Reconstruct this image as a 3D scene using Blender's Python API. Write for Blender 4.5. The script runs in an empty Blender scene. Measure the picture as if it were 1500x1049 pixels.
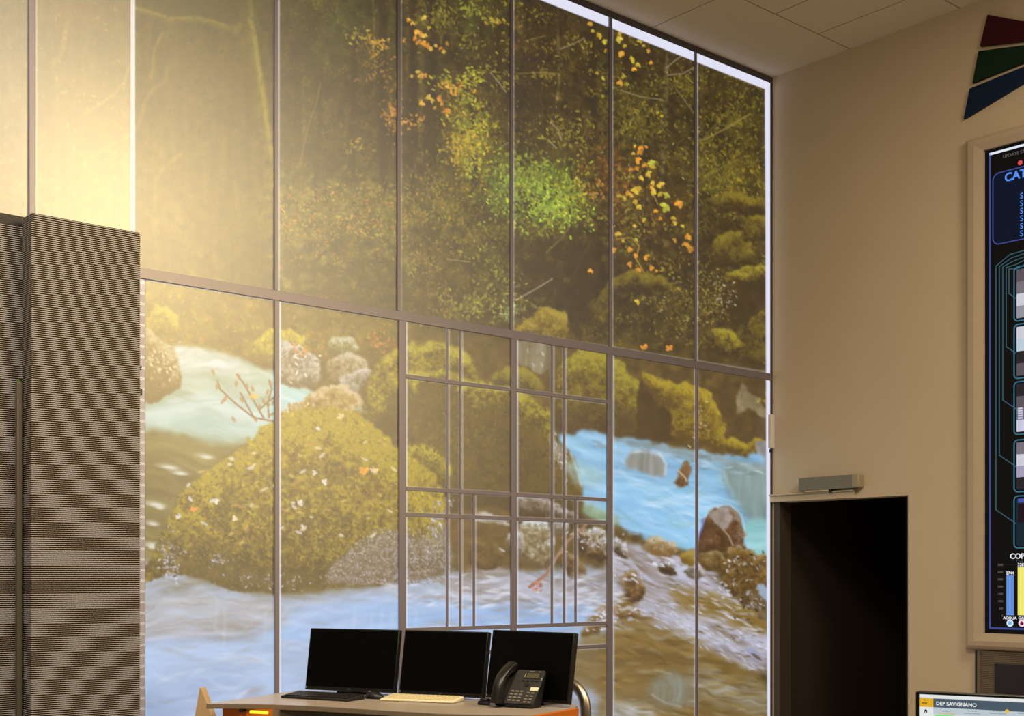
# A control room: a glazed wall with a backlit forest mural, a video wall screen,
# a dark doorway, ribbed partitions and an operator desk.
import bpy, bmesh, math, random
import numpy as np
from mathutils import Vector, Matrix
# ---- the forest picture printed on the mural, painted in numpy -------------
PX0, PY0, PW, PH = -60, -40, 1190, 1130          # picture frame in print units
class Painter:
    def __init__(s, seed=11):
        s.r = np.random.default_rng(seed)
        s.im = np.zeros((PH, PW, 3), np.float32)
        s.Y, s.X = np.mgrid[PY0:PY0+PH, PX0:PX0+PW].astype(np.float32)
    def noise(s, fx, fy, octv=4, gain=.55):
        out = np.zeros((PH, PW), np.float32); amp = 1; tot = 0
        for _ in range(octv):
            nx, ny = int(PW/fx)+3, int(PH/fy)+3
            g = s.r.random((ny, nx)).astype(np.float32)
            x = np.arange(PW)/fx; y = np.arange(PH)/fy
            xi = x.astype(int); yi = y.astype(int)
            u = x-xi; v = y-yi; u = u*u*(3-2*u); v = v*v*(3-2*v)
            gx = g[:, xi]*(1-u)+g[:, xi+1]*u
            out += amp*(gx[yi]*(1-v)[:, None]+gx[yi+1]*v[:, None])
            tot += amp; amp *= gain; fx = max(fx/2, 1.01); fy = max(fy/2, 1.01)
        out /= tot
        return np.clip((out-.5)*1.7+.5, 0, 1)
    def rolled(s, base):
        return np.roll(base, (int(s.r.integers(0, PH)), int(s.r.integers(0, PW))), (0, 1))
    def blur(s, m, k):
        k = int(k)
        if k < 1: return m
        for ax in (0, 1):
            for _ in range(2):
                p = np.pad(m, [(k+1, k) if a == ax else (0, 0) for a in (0, 1)], 'edge')
                c = np.cumsum(p, axis=ax, dtype=np.float64)
                n = m.shape[ax]
                m = ((np.take(c, range(2*k+1, 2*k+1+n), ax)-np.take(c, range(0, n), ax))/(2*k+1)).astype(np.float32)
        return m
    @staticmethod
    def smooth(pts, n=5):
        P = np.array(pts, float); N = len(P); out = []
        for i in range(N):
            a, b, c, d = P[i-1], P[i], P[(i+1) % N], P[(i+2) % N]
            for t in np.linspace(0, 1, n, endpoint=False):
                out.append(.5*((2*b)+(c-a)*t+(2*a-5*b+4*c-d)*t*t+(3*b-a-3*c+d)*t**3))
        return np.array(out)
    def poly(s, pts, warp=3., soft=1, smooth=True):
        P = s.smooth(pts) if smooth else np.array(pts, float)
        pad = int(warp*2+soft*4+4)
        x0 = int(max(P[:, 0].min()-pad-PX0, 0)); x1 = int(min(P[:, 0].max()+pad-PX0, PW))
        y0 = int(max(P[:, 1].min()-pad-PY0, 0)); y1 = int(min(P[:, 1].max()+pad-PY0, PH))
        sl = (slice(y0, y1), slice(x0, x1))
        X = s.X[sl]+warp*(s.rolled(s.N8)[sl]-.5)*2; Y = s.Y[sl]+warp*(s.rolled(s.N8)[sl]-.5)*2
        ins = np.zeros(X.shape, bool)
        for i in range(len(P)):
            xa, ya = P[i-1]; xb, yb = P[i]
            if ya == yb: continue
            c = (ya > Y) != (yb > Y)
            ins ^= c & (X < (xb-xa)*(Y-ya)/(yb-ya)+xa)
        m = ins.astype(np.float32)
        return sl, s.blur(m, soft)
    def put(s, sl, m, col):
        col = np.asarray(col, np.float32)
        s.im[sl] = s.im[sl]*(1-m[..., None])+col*m[..., None]
    def fill(s, pts, a, b=None, n=None, warp=3., soft=1, alpha=1., smooth=True):
        sl, m = s.poly(pts, warp, soft, smooth)
        col = np.array(a, np.float32)
        if b is not None:
            t = s.rolled(s.N8 if n is None else n)[sl][..., None]
            col = col*(1-t)+np.array(b, np.float32)*t
        s.put(sl, m*alpha, col)
    def blob(s, cx, cy, rx, ry, col, w=1.):
        g = np.exp(-((s.X-cx)/rx)**2-((s.Y-cy)/ry)**2)*w
        s.im += (np.array(col, np.float32)-s.im)*np.clip(g, 0, 1)[..., None]
    def stamp(s, x, y, L, W, ang, col, a=1., bend=0., soft=False):
        R = int(L/2+3); xi = int(round(x-PX0)); yi = int(round(y-PY0))
        if xi-R < 0 or yi-R < 0 or xi+R >= PW or yi+R >= PH: return
        yy, xx = np.mgrid[-R:R+1, -R:R+1]
        dx = xx-(x-PX0-xi); dy = yy-(y-PY0-yi)
        c, q = np.cos(ang), np.sin(ang)
        u = (dx*c+dy*q)/(L/2); v = (-dx*q+dy*c+bend*(dx*c+dy*q)**2)/(W/2)
        d = 1-np.sqrt(u*u+v*v)
        m = (np.clip(d*1.3, 0, 1) if soft else np.clip(d*min(L, W)/2+.5, 0, 1))*a
        s.put((slice(yi-R, yi+R+1), slice(xi-R, xi+R+1)), m.astype(np.float32), col)
    def maple(s, x, y, r, ang, col):
        for k, f in ((-1.8, .5), (-.95, .8), (0, 1.), (.95, .85), (1.8, .5)):
            t = ang+k+s.r.normal(0, .25); l = r*f*s.r.uniform(.55, 1.05)
            s.stamp(x+np.cos(t)*l*.55, y+np.sin(t)*l*.55, l*1.3, l*.75, t, np.array(col)*s.r.uniform(.88, 1.1))
    def line(s, pts, w, col, a=1., w2=None, soft=False):
        P = np.array(pts, float); n = 0
        for i in range(len(P)-1):
            d = P[i+1]-P[i]; L = np.hypot(*d); k = max(1, int(L/max(w*.45, .8)))
            for t in np.arange(k)/k:
                q = P[i]+d*t; f = (i+t)/(len(P)-1)
                ww = w if w2 is None else w+(w2-w)*f
                s.stamp(q[0], q[1], ww+.8, ww+.8, 0, col, a, 0., soft)
    def leaves(s, n, box, lo, hi, bright=(.65, 1.7), tint=None, jit=.12, slope=None, a=.9, sel=None):
        x0, y0, x1, y1 = box; r = s.r
        for _ in range(n):
            x = r.uniform(x0, x1); y = r.uniform(y0, y1)
            if sel is not None and r.random() > sel(x, y): continue
            xi = int(np.clip(x-PX0, 0, PW-1)); yi = int(np.clip(y-PY0, 0, PH-1))
            base = s.ref[yi, xi] if tint is None else np.array(tint[int(r.integers(len(tint)))], float)
            b = r.uniform(*bright)
            c = np.clip(base*b*(1+r.normal(0, jit, 3)), 18, 250)
            L = r.uniform(lo, hi)
            ang = r.uniform(0, 3.14) if slope is None else r.normal(slope, .5)
            s.stamp(x, y, L, L*r.uniform(.25, .6), ang, c, a, r.normal(0, .02))
    def rock(s, pts, dark, mid, lit, warp=4, soft=1, tex=None, depth=14, bias=0., tw=.55, light=(-.25, -1.)):
        """a rounded boulder: tone from the slope of a soft dome plus texture"""
        sl, m = s.poly(pts, warp, soft)
        big = np.zeros((PH, PW), np.float32); big[sl] = m
        b = s.blur(big, depth)
        gy, gx = np.gradient(b[sl]); k = depth*1.6
        t = .42+bias+(gx*-light[0]*-1+gy*-light[1])*k
        t = t+((s.rolled(s.N8 if tex is None else tex)[sl]-.5)*tw)+((s.rolled(s.N3)[sl]-.5)*tw*.8)
        t = np.clip(t, 0, 1)[..., None]
        D, M, B = (np.array(c, np.float32) for c in (dark, mid, lit))
        col = np.where(t < .5, D+(M-D)*t*2, M+(B-M)*(t*2-1))
        s.put(sl, m, col)
        return sl, m
    def moss(s, n, poly, cols, lo=2.2, hi=5, bright=(.72, 1.25), a=.62):
        P = s.smooth(poly); x0, y0 = P.min(0); x1, y1 = P.max(0)
        sl, m = s.poly(poly, 0, 0)
        for _ in range(n):
            x = s.r.uniform(x0, x1); y = s.r.uniform(y0, y1)
            yy = int(y-PY0)-sl[0].start; xx = int(x-PX0)-sl[1].start
            if not (0 <= yy < m.shape[0] and 0 <= xx < m.shape[1]) or m[yy, xx] < .5: continue
            c0 = s.im[int(y-PY0), int(x-PX0)]
            c = (np.array(cols[int(s.r.integers(len(cols)))], float)*.5+c0*.5)*s.r.uniform(*bright)
            L = s.r.uniform(lo, hi)
            s.stamp(x, y, L, L*s.r.uniform(.3, .6), s.r.uniform(0, 3.14), np.clip(c, 20, 235), a)
    def streaks(s, pts, n, cols, ang, lo, hi, a=.4, thin=.22):
        P = s.smooth(pts); x0, y0 = P.min(0); x1, y1 = P.max(0); sl, m = s.poly(pts, 0, 0)
        for _ in range(n):
            x = s.r.uniform(x0, x1); y = s.r.uniform(y0, y1)
            yy = int(y-PY0)-sl[0].start; xx = int(x-PX0)-sl[1].start
            if not (0 <= yy < m.shape[0] and 0 <= xx < m.shape[1]) or m[yy, xx] < .5: continue
            L = s.r.uniform(lo, hi); c = np.array(cols[int(s.r.integers(len(cols)))], float)
            s.stamp(x, y, L, max(3.5, L*thin), s.r.normal(ang, .16), c, s.r.uniform(.4, 1)*a*1.6, s.r.normal(0, .01), True)
    def frond(s, x, y, L, ang, col):
        q = np.array([x, y], float); t = ang; d = s.r.uniform(-.05, .05)+(.06 if np.cos(ang) > 0 else -.06)
        for i in range(int(L/2.2)):
            q = q+np.array([np.cos(t), np.sin(t)])*2.2; t += d; f = 1-i/(L/2.2)
            for sd in (-1, 1):
                s.stamp(q[0]+np.cos(t+sd*1.2)*3*f, q[1]+np.sin(t+sd*1.2)*3*f, 2+5*f, 1.8, t+sd*1.1, np.array(col)*s.r.uniform(.75, 1.1), .6)
    def flow(s, pts, c0, c1, ang, scale=(60, 7), warp=4, soft=2, gam=1., alpha=1.):
        """streaked running water; ang is the run of the streaks"""
        sl, m = s.poly(pts, warp, soft)
        c, q = np.cos(ang), np.sin(ang)
        X = s.X[sl]; Y = s.Y[sl]
        wob = (s.rolled(s.N40)[sl]-.5)*24+(s.rolled(s.N8)[sl]-.5)*2.5
        u = (X*c+Y*q)/scale[0]; v = (-X*q+Y*c+wob)/scale[1]
        g = s.r.random((256, 256)).astype(np.float32)
        def smp(u, v):
            ui = np.floor(u).astype(int); vi = np.floor(v).astype(int)
            a = u-ui; b = v-vi; a = a*a*(3-2*a); b = b*b*(3-2*b)
            G = lambda i, j: g[(vi+j) % 256, (ui+i) % 256]
            return (G(0, 0)*(1-a)+G(1, 0)*a)*(1-b)+(G(0, 1)*(1-a)+G(1, 1)*a)*b
        t = smp(u, v)*.4+smp(u*.45+9, v*.5+3)*.35+smp(u*2.1+5, v*2.5+7)*.25
        t = np.clip((t-.5)*1.9+.5, 0, 1)**gam
        t = t[..., None]
        s.put(sl, m*alpha, np.array(c0, np.float32)*(1-t)+np.array(c1, np.float32)*t)
        return sl, m

def paint_forest():
    s = Painter(); r = s.r
    s.N3 = s.noise(4, 4, 2); s.N8 = s.noise(11, 11, 4); s.N40 = s.noise(70, 60, 3)
    NV = s.noise(9, 90, 4); NH = s.noise(60, 9, 4)
    # ---------------- dim forest slope
    t = np.clip(.5*NV+.5*s.N40, 0, 1)[..., None]
    s.im[:] = np.array([38, 27, 10])*(1-t)+np.array([84, 70, 22])*t
    t = s.N8[..., None]; s.im *= .72+.55*t
    B = s.blob
    for b in [(500, 45, 95, 55, (72, 80, 26), .7), (430, 55, 40, 60, (52, 42, 16), .8), (545, 120, 40, 120, (58, 44, 16), .7),
              (690, 50, 80, 55, (82, 80, 26), .8), (640, 110, 45, 80, (50, 36, 14), .7), (770, 70, 60, 60, (58, 40, 16), .8),
              (735, 130, 50, 40, (50, 38, 15), .8), (690, 205, 34, 55, (150, 132, 26), .85), (672, 150, 30, 30, (110, 90, 26), .6),
              (800, 285, 62, 42, (128, 150, 36), .95), (815, 305, 34, 22, (150, 180, 48), .8), (745, 262, 40, 40, (92, 98, 30), .7),
              (830, 205, 55, 35, (82, 68, 24), .8), (930, 175, 48, 40, (92, 82, 22), .8), (880, 262, 40, 40, (92, 58, 18), .8),
              (915, 330, 45, 45, (92, 56, 16), .7), (1080, 165, 60, 80, (84, 74, 18), .7), (1070, 265, 55, 45, (104, 92, 24), .8),
              (970, 320, 40, 50, (88, 62, 18), .5), (840, 380, 75, 50, (52, 36, 14), .9), (850, 440, 60, 35, (42, 29, 11), .9),
              (975, 390, 45, 40, (50, 36, 14), .8), (1000, 455, 70, 40, (84, 68, 24), .7), (480, 300, 95, 40, (110, 98, 32), .8),
              (560, 335, 60, 40, (102, 84, 28), .7), (500, 415, 90, 30, (66, 50, 20), .8), (620, 390, 60, 60, (88, 68, 22), .7),
              (690, 440, 70, 35, (72, 54, 20), .7), (720, 370, 30, 60, (90, 86, 28), .6), (300, 15, 110, 26, (52, 50, 16), .8),
              (300, 110, 90, 60, (74, 56, 28), .7), (110, 15, 60, 35, (92, 64, 26), .7), (120, 160, 70, 90, (90, 76, 30), .6),
              (1085, 370, 60, 60, (78, 64, 20), .6), (1100, 110, 40, 40, (60, 52, 14), .6), (960, 90, 50, 30, (52, 36, 13), .8),
              (600, 320, 30, 60, (95, 86, 26), .5), (655, 300, 40, 40, (100, 92, 26), .6), (470, 210, 60, 60, (66, 52, 20), .6)]:
        B(*b)
    # trunks
    def trunk(x0, y0, x1, y1, w, c, a=.75):
        P = [(x0+(x1-x0)*k/6+r.normal(0, 1.2), y0+(y1-y0)*k/6) for k in range(7)]
        s.line(P, w, c, a*.45); s.line(P, w*.6, np.array(c)*.9, a*.4)
    for a in [(605, -40, 604, 180, 13, (36, 25, 10)), (632, -40, 634, 150, 12, (34, 24, 10)), (617, -40, 616, 240, 9, (104, 86, 32)), (560, -40, 562, 280, 15, (34, 25, 10)),
              (547, -40, 548, 130, 3, (110, 95, 40)), (594, -40, 598, 120, 5, (84, 66, 26)), (732, 40, 731, 110, 11, (38, 27, 11)), (705, 40, 700, 80, 13, (48, 34, 14)),
              (690, 120, 696, 280, 9, (40, 28, 11)), (470, 120, 462, 300, 10, (48, 36, 15)), (520, 60, 515, 260, 12, (46, 34, 14)), (430, 60, 436, 200, 18, (44, 33, 14)),
              (445, 110, 440, 280, 4, (92, 74, 32)), (792, -40, 792, 120, 12, (44, 31, 12)), (818, -40, 818, 150, 4, (104, 84, 46)), (868, 20, 870, 200, 10, (42, 30, 12)),
              (978, 60, 968, 275, 8, (104, 90, 56)), (1031, 95, 1027, 215, 7, (92, 76, 30)), (955, 140, 945, 250, 6, (50, 36, 14)), (1060, 120, 1054, 260, 9, (56, 44, 16)),
              (746, 100, 746, 340, 3, (112, 100, 64)), (880, 320, 884, 440, 8, (38, 26, 11)), (836, 230, 836, 350, 3, (34, 25, 10)), (600, 190, 606, 300, 10, (44, 31, 12)),
              (655, 0, 658, 90, 7, (58, 46, 18)), (850, 120, 846, 260, 7, (56, 42, 17)), (760, 150, 764, 240, 8, (46, 33, 13))]:
        trunk(*a)
    # the big mossy tree behind the veil of light, far left
    mossy = (150, 136, 34)
    s.line([(356, -40), (356, 40), (358, 90), (364, 160), (372, 240), (376, 320), (378, 400)], 34, (84, 66, 24), .12, 60, soft=True)
    for dx, w, c, al in ((0, 16, (150, 134, 34), .14), (4, 9, (172, 156, 42), .16), (-10, 12, (112, 94, 28), .1)):
        s.line([(362+dx, -40), (364+dx, 10), (366+dx, 40), (372+dx, 80), (380+dx, 130), (389+dx, 185), (397+dx, 240), (402+dx, 300), (404+dx, 400)], w, c, al, w*1.8, soft=True)
    s.line([(195, 12), (230, 22), (250, 30), (262, 29), (290, 28), (310, 34), (335, 42), (350, 40)], 14.0, (128, 112, 30), 0.30, soft=True)
    s.line([(195, 10), (230, 20), (250, 27), (270, 26), (290, 26), (312, 31), (335, 38)], 6.0, (165, 146, 42), 0.25, soft=True)
    s.line([(250, 33), (246, 45), (242, 55), (246, 60)], 20.0, (138, 118, 34), 0.25, soft=True)
    s.line([(238, 48), (226, 72), (223, 100), (220, 118)], 7.0, (158, 138, 44), 0.30, soft=True)
    s.line([(245, 98), (243, 118), (225, 130), (215, 142), (204, 180), (196, 195)], 10.0, (150, 130, 44), 0.25, soft=True)
    s.line([(366, 30), (374, 55), (378, 90), (384, 130), (392, 190), (401, 240)], 10.0, (168, 152, 40), 0.28, soft=True)
    s.line([(370, 22), (380, 38), (388, 52)], 12.0, (84, 96, 36), 0.30, soft=True); s.line([(300, 12), (318, 20)], 16.0, (74, 86, 30), 0.25, soft=True)
    s.line([(345, 48), (350, 36), (360, 40)], 14.0, (150, 132, 36), 0.30, soft=True)
    s.line([(98, 35), (93, 60), (90, 80), (72, 98)], 12.0, (170, 140, 46), 0.23, soft=True); s.line([(190, 95), (182, 120), (165, 140), (120, 170)], 6.0, (172, 146, 54), 0.20, soft=True)
    s.line([(195, 195), (150, 220), (118, 240)], 8.0, (160, 134, 50), 0.17, soft=True); s.line([(265, 225), (240, 245), (225, 270)], 8.0, (150, 128, 44), 0.20, soft=True)
    # ---------------- foliage everywhere
    s.ref = s.im.copy()
    up = lambda x, y: 1. if x > 400 else .55
    NB = s.rolled(s.N8); NC = s.rolled(s.N40)
    pick = lambda x, y: float(np.clip((NB[int(y)+40, int(x)+60]-.38)*2.6, .04, 1)*np.clip((NC[int(y)+40, int(x)+60]-.2)*1.8, .2, 1))
    s.leaves(9000, (195, -38, 1125, 500), 3, 9, (.5, 1.15), sel=up, a=.6)
    s.leaves(62000, (400, -38, 1125, 510), 1.6, 4.6, (1.1, 2.1), sel=pick, a=.7, jit=.07)
    s.leaves(7000, (400, -38, 1125, 510), 2.5, 7, (.35, .7), sel=lambda x, y: 1-pick(x, y), a=.5)
    for _ in range(150):
        x, y = r.uniform(405, 600), r.uniform(255, 425)
        s.frond(x, y, r.uniform(10, 26), r.uniform(-2.8, -.3), np.array([(120, 112, 40), (96, 98, 40), (140, 122, 48), (84, 76, 26)][int(r.integers(4))]))
    for _ in range(130):
        x, y = r.uniform(600, 1120), r.uniform(230, 520)
        s.frond(x, y, r.uniform(8, 20), r.uniform(-2.9, -.2), np.array([(104, 94, 30), (84, 76, 24), (120, 106, 36), (70, 58, 20)][int(r.integers(4))]))
    fo = np.clip((520-s.Y)/60, 0, 1)*(s.X > 380)
    s.im *= (1-fo*(.38*(1-np.clip(s.rolled(s.N8)*1.5, 0, 1))))[..., None]
    s.leaves(1500, (590, 20, 760, 140), 3, 7, (1., 1.8), slope=.6, a=.7, sel=pick)
    s.leaves(700, (-55, -38, 195, 330), 3, 8, (1., 1.7), a=.6)
    s.leaves(200, (590, 0, 1120, 300), 1.4, 3, (1, 1), tint=[(205, 195, 150), (190, 190, 160), (215, 205, 120)], a=.75)
    s.leaves(500, (405, 270, 600, 350), 3, 6, (.8, 1.15), tint=[(160, 142, 48), (150, 120, 44), (172, 140, 60), (110, 110, 44)], a=.7)
    s.leaves(160, (405, 290, 590, 390), 3, 6, (.8, 1.1), tint=[(168, 112, 40), (180, 140, 56)], a=.7)
    def cloud(cx, cy, rx, ry, n, cols, lo=3, hi=7, slope=None):
        for _ in range(n):
            x, y = cx+r.normal(0, rx), cy+r.normal(0, ry)
            c = np.array(cols[int(r.integers(len(cols)))], float)*r.uniform(.7, 1.15)
            L = r.uniform(lo, hi); s.stamp(x, y, L, L*r.uniform(.35, .6), r.uniform(0, 3.14) if slope is None else r.normal(slope, .4), c, .88)
    for _ in range(230):
        cx, cy = r.uniform(592, 1120), r.uniform(-30, 480)
        if (cx-840)**2/85**2+(cy-405)**2/70**2 < 1 or (cx-615)**2/40**2+(cy-120)**2/140**2 < 1: continue
        c = np.array([(122, 112, 36), (104, 98, 32), (140, 126, 42), (92, 80, 26), (128, 104, 34)][int(r.integers(5))])
        cloud(cx, cy, r.uniform(6, 16), r.uniform(4, 11), int(r.uniform(14, 34)), [c, c*.8, c*1.15], 2.5, 6)
    for _ in range(90):
        cx, cy = r.uniform(592, 1120), r.uniform(-30, 480)
        cloud(cx, cy, r.uniform(6, 14), r.uniform(5, 12), 24, [(40, 30, 12), (52, 40, 16)], 3, 8)
    YG = [(172, 168, 42), (150, 158, 44), (196, 178, 52), (124, 132, 36)]
    GR = [(150, 178, 52), (172, 196, 62), (124, 152, 46), (104, 128, 48), (186, 190, 60)]
    DK = [(46, 40, 14), (62, 60, 20), (38, 30, 12)]
    cloud(792, 285, 38, 26, 520, GR+[(70, 84, 24)]); cloud(812, 302, 22, 14, 320, GR[:2]+[(184, 206, 74), (110, 140, 40)]); cloud(775, 262, 30, 16, 200, GR); cloud(790, 300, 34, 20, 110, DK)
    cloud(760, 250, 24, 18, 130, [(120, 124, 46), (148, 146, 52)]); cloud(730, 285, 16, 26, 110, [(92, 118, 46), (126, 136, 48)])
    cloud(690, 200, 17, 26, 300, YG+[(204, 168, 48)]); cloud(676, 220, 12, 14, 120, [(196, 156, 40), (168, 140, 36)]); cloud(690, 240, 8, 12, 50, YG); cloud(684, 145, 9, 10, 50, YG)
    cloud(668, 118, 22, 6, 60, YG, slope=.5); cloud(662, 126, 12, 4, 30, [(206, 140, 46)], slope=.5); cloud(690, 112, 10, 8, 40, YG, slope=-.4)
    cloud(695, 14, 14, 7, 60, [(148, 150, 52), (130, 128, 44)]); cloud(640, 15, 14, 14, 60, [(126, 118, 40)]); cloud(722, 32, 10, 4, 26, [(178, 158, 48), (196, 160, 56)], slope=.5)
    cloud(545, 85, 14, 20, 60, [(150, 108, 40), (128, 92, 34)]); cloud(552, 65, 9, 6, 40, [(206, 160, 52), (186, 140, 44)]); cloud(522, 54, 9, 6, 30, [(176, 152, 48)], slope=.7)
    cloud(574, 150, 8, 26, 70, [(166, 112, 38), (146, 104, 36)]); cloud(575, 165, 8, 14, 30, [(190, 130, 44)]); cloud(600, 182, 12, 6, 30, [(188, 132, 44)]); cloud(520, 215, 8, 6, 24, [(150, 126, 40)])
    cloud(945, 175, 26, 18, 120, [(110, 100, 32), (140, 122, 38)]); cloud(830, 195, 26, 16, 130, [(120, 108, 34), (150, 136, 44)]); cloud(868, 275, 16, 8, 46, [(196, 150, 60), (170, 124, 44)])
    cloud(835, 295, 14, 16, 100, YG); cloud(1070, 270, 28, 22, 160, [(128, 116, 32), (150, 134, 40), (104, 96, 28)]); cloud(1040, 220, 18, 20, 90, [(132, 122, 34), (108, 98, 28)])
    cloud(1085, 160, 26, 50, 160, [(104, 94, 24), (122, 108, 30)]); cloud(905, 270, 14, 30, 90, [(112, 70, 22), (132, 88, 28)]); cloud(880, 240, 14, 30, 70, [(104, 64, 20), (122, 80, 26)])
    cloud(720, 405, 18, 26, 130, [(128, 130, 44), (150, 146, 52), (98, 100, 32)]); cloud(700, 450, 18, 12, 80, [(150, 146, 52), (120, 116, 40)]); cloud(755, 455, 16, 8, 50, [(92, 116, 60), (120, 136, 70)])
    cloud(1000, 450, 34, 26, 220, [(128, 108, 46), (160, 146, 96), (104, 88, 30), (150, 128, 44)], 2, 5); cloud(1050, 420, 26, 24, 150, [(122, 108, 40), (150, 136, 56)], 2, 5)
    cloud(580, 300, 60, 30, 160, [(128, 108, 36), (110, 96, 30), (150, 116, 40)]); cloud(660, 330, 34, 30, 140, [(112, 98, 30), (140, 116, 36), (90, 76, 24)])
    cloud(640, 290, 30, 20, 90, [(150, 112, 34), (128, 110, 32)])
    # pale twigs
    for P, w, c in [([(755, 440), (782, 425), (810, 408)], 1.5, (176, 164, 132)), ([(975, 100), (990, 88), (1006, 76)], 1.6, (150, 138, 104)), ([(978, 110), (1000, 108), (1018, 98)], 1.5, (146, 132, 98)),
                    ([(970, 146), (940, 142), (908, 132)], 1.4, (140, 128, 92)), ([(990, 130), (1005, 150), (1018, 168)], 1.2, (126, 112, 76)), ([(1030, 205), (1060, 190), (1100, 166)], 1.8, (146, 124, 66)),
                    ([(1022, 212), (1050, 180), (1098, 128)], 1.6, (104, 86, 40)), ([(820, 72), (836, 66), (856, 56)], 1.5, (146, 130, 94)), ([(718, 106), (730, 120), (742, 136)], 1.5, (150, 138, 110)),
                    ([(735, 215), (745, 208)], 1.2, (150, 140, 110)), ([(760, 108), (790, 106), (815, 108)], 1.2, (130, 112, 62)), ([(808, 180), (818, 190), (822, 206)], 2, (134, 126, 96)), ([(804, 206), (816, 218)], 2, (150, 140, 108)),
                    ([(800, 370), (822, 350), (836, 330)], 1.5, (120, 104, 62)), ([(1024, 270), (1050, 248), (1090, 230)], 1.4, (120, 102, 44)), ([(655, 380), (690, 384)], 1.3, (160, 140, 90)), ([(640, 255), (625, 290)], 1.2, (120, 100, 60)),
                    ([(770, 60), (800, 52)], 1.2, (130, 110, 62)), ([(868, 352), (850, 380), (840, 410)], 2, (66, 50, 22)), ([(944, 232), (946, 300), (940, 350)], 2.2, (36, 26, 11)), ([(955, 280), (964, 300)], 1.2, (176, 160, 80)),
                    ([(903, 350), (925, 348), (936, 360), (932, 380), (944, 400)], 1.6, (170, 138, 44)), ([(470, 120), (464, 150), (450, 190), (440, 240)], 1.6, (112, 92, 48))]:
        s.line(P, w*.75, c, .5)
    ORG = [(216, 146, 44), (226, 168, 60), (204, 128, 40), (214, 176, 66)]
    for x, y, q in [(597, 28, 5), (603, 33, 5), (620, 25, 6), (627, 40, 5), (609, 45, 7), (616, 49, 7), (622, 51, 6), (591, 59, 5), (606, 57, 6), (613, 60, 7), (619, 62, 7), (625, 66, 8), (630, 72, 6), (637, 66, 5),
                    (645, 70, 4), (654, 64, 5), (649, 75, 5), (611, 104, 5), (616, 109, 6), (622, 109, 5), (602, 111, 5), (654, 126, 5), (661, 128, 6), (626, 142, 7), (632, 148, 5), (616, 151, 6), (642, 143, 7), (646, 152, 5), (652, 162, 7), (637, 157, 4), (660, 134, 5), (666, 136, 5)]:
        s.maple(x, y, q, r.uniform(0, 1.2), np.array(ORG[int(r.integers(4))])*r.uniform(.85, 1.05))
    YL = [(214, 176, 52), (204, 184, 60), (222, 160, 52), (186, 166, 46)]
    for x, y, q in [(862, 34, 6), (868, 44, 5), (880, 52, 7), (884, 60, 6), (886, 74, 4), (874, 106, 4), (882, 114, 4), (905, 56, 8), (911, 76, 7), (916, 66, 5), (926, 85, 7), (936, 94, 6), (950, 74, 5), (954, 91, 5), (914, 111, 6), (910, 120, 6), (918, 122, 5), (938, 60, 5), (930, 100, 5), (943, 66, 4), (908, 46, 6),
                    (962, 165, 4), (968, 170, 4), (884, 140, 4)]:
        s.maple(x, y, q, r.uniform(0, 3), np.array(YL[int(r.integers(4))])*r.uniform(.8, 1.05))
    for x, y, q, k in [(930, 213, 4, 1), (939, 215, 6, 0), (936, 222, 6, 0), (946, 214, 4, 0), (927, 224, 4, 1), (934, 232, 9, 0), (946, 240, 7, 0), (953, 238, 9, 2), (958, 244, 6, 1), (933, 245, 7, 0), (924, 247, 5, 0), (949, 253, 6, 1), (938, 259, 6, 1), (956, 266, 6, 1), (966, 270, 8, 1), (954, 273, 7, 0), (928, 277, 9, 1), (920, 281, 6, 0), (936, 274, 6, 1),
                       (956, 280, 8, 1), (966, 283, 7, 1), (978, 285, 7, 2), (909, 286, 6, 1), (914, 288, 5, 1), (976, 301, 11, 2), (996, 296, 9, 0), (930, 294, 6, 1), (934, 302, 6, 1), (985, 318, 6, 1), (962, 308, 5, 0), (968, 319, 4, 0), (990, 326, 6, 1), (1000, 330, 5, 1), (1006, 345, 7, 0), (1012, 362, 8, 0), (1002, 357, 7, 0), (988, 350, 5, 0),
                       (904, 342, 7, 1), (912, 352, 5, 1), (900, 364, 6, 0), (924, 364, 7, 0), (932, 373, 6, 0), (922, 385, 6, 0), (946, 375, 6, 0), (937, 394, 8, 0), (955, 391, 6, 0), (962, 396, 4, 0), (948, 408, 5, 0), (935, 442, 7, 1), (931, 350, 5, 2), (926, 285, 5, 1), (943, 320, 5, 1), (928, 330, 4, 1), (866, 396, 6, 0)]:
        c = [(222, 150, 46), (212, 178, 56), (190, 190, 62)][k]
        s.maple(x, y, q, r.uniform(.6, 2.4), np.array(c)*r.uniform(.85, 1.05))
    # mossy stones on the slope
    MO = ((44, 32, 12), (94, 78, 22), (150, 134, 36))
    OL = ((46, 34, 13), (86, 70, 20), (124, 108, 28))
    for P, c in [([(1046, 352), (1072, 338), (1098, 346), (1100, 388), (1048, 390)], OL), ([(1086, 338), (1104, 316), (1126, 322), (1126, 352), (1090, 352)], OL),
                 ([(1040, 290), (1070, 282), (1100, 286), (1126, 300), (1120, 312), (1050, 310)], OL), ([(1062, 402), (1090, 390), (1126, 386), (1126, 412), (1086, 420), (1062, 410)], MO),
                 ([(1094, 480), (1106, 454), (1126, 446), (1126, 534), (1092, 528)], OL), ([(1036, 490), (1062, 478), (1086, 500), (1086, 524), (1058, 520)], MO), ([(896, 410), (930, 398), (960, 404), (990, 420), (960, 430), (900, 428)], OL),
                 ([(868, 450), (884, 420), (896, 418), (894, 480), (870, 480)], OL), ([(752, 492), (772, 470), (798, 450), (822, 455), (834, 480), (826, 504), (790, 498)], ((70, 54, 18), (122, 100, 30), (160, 138, 44)))]:
        s.rock(P, *c, depth=8); s.moss(120, P, [c[1], c[2]])
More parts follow.
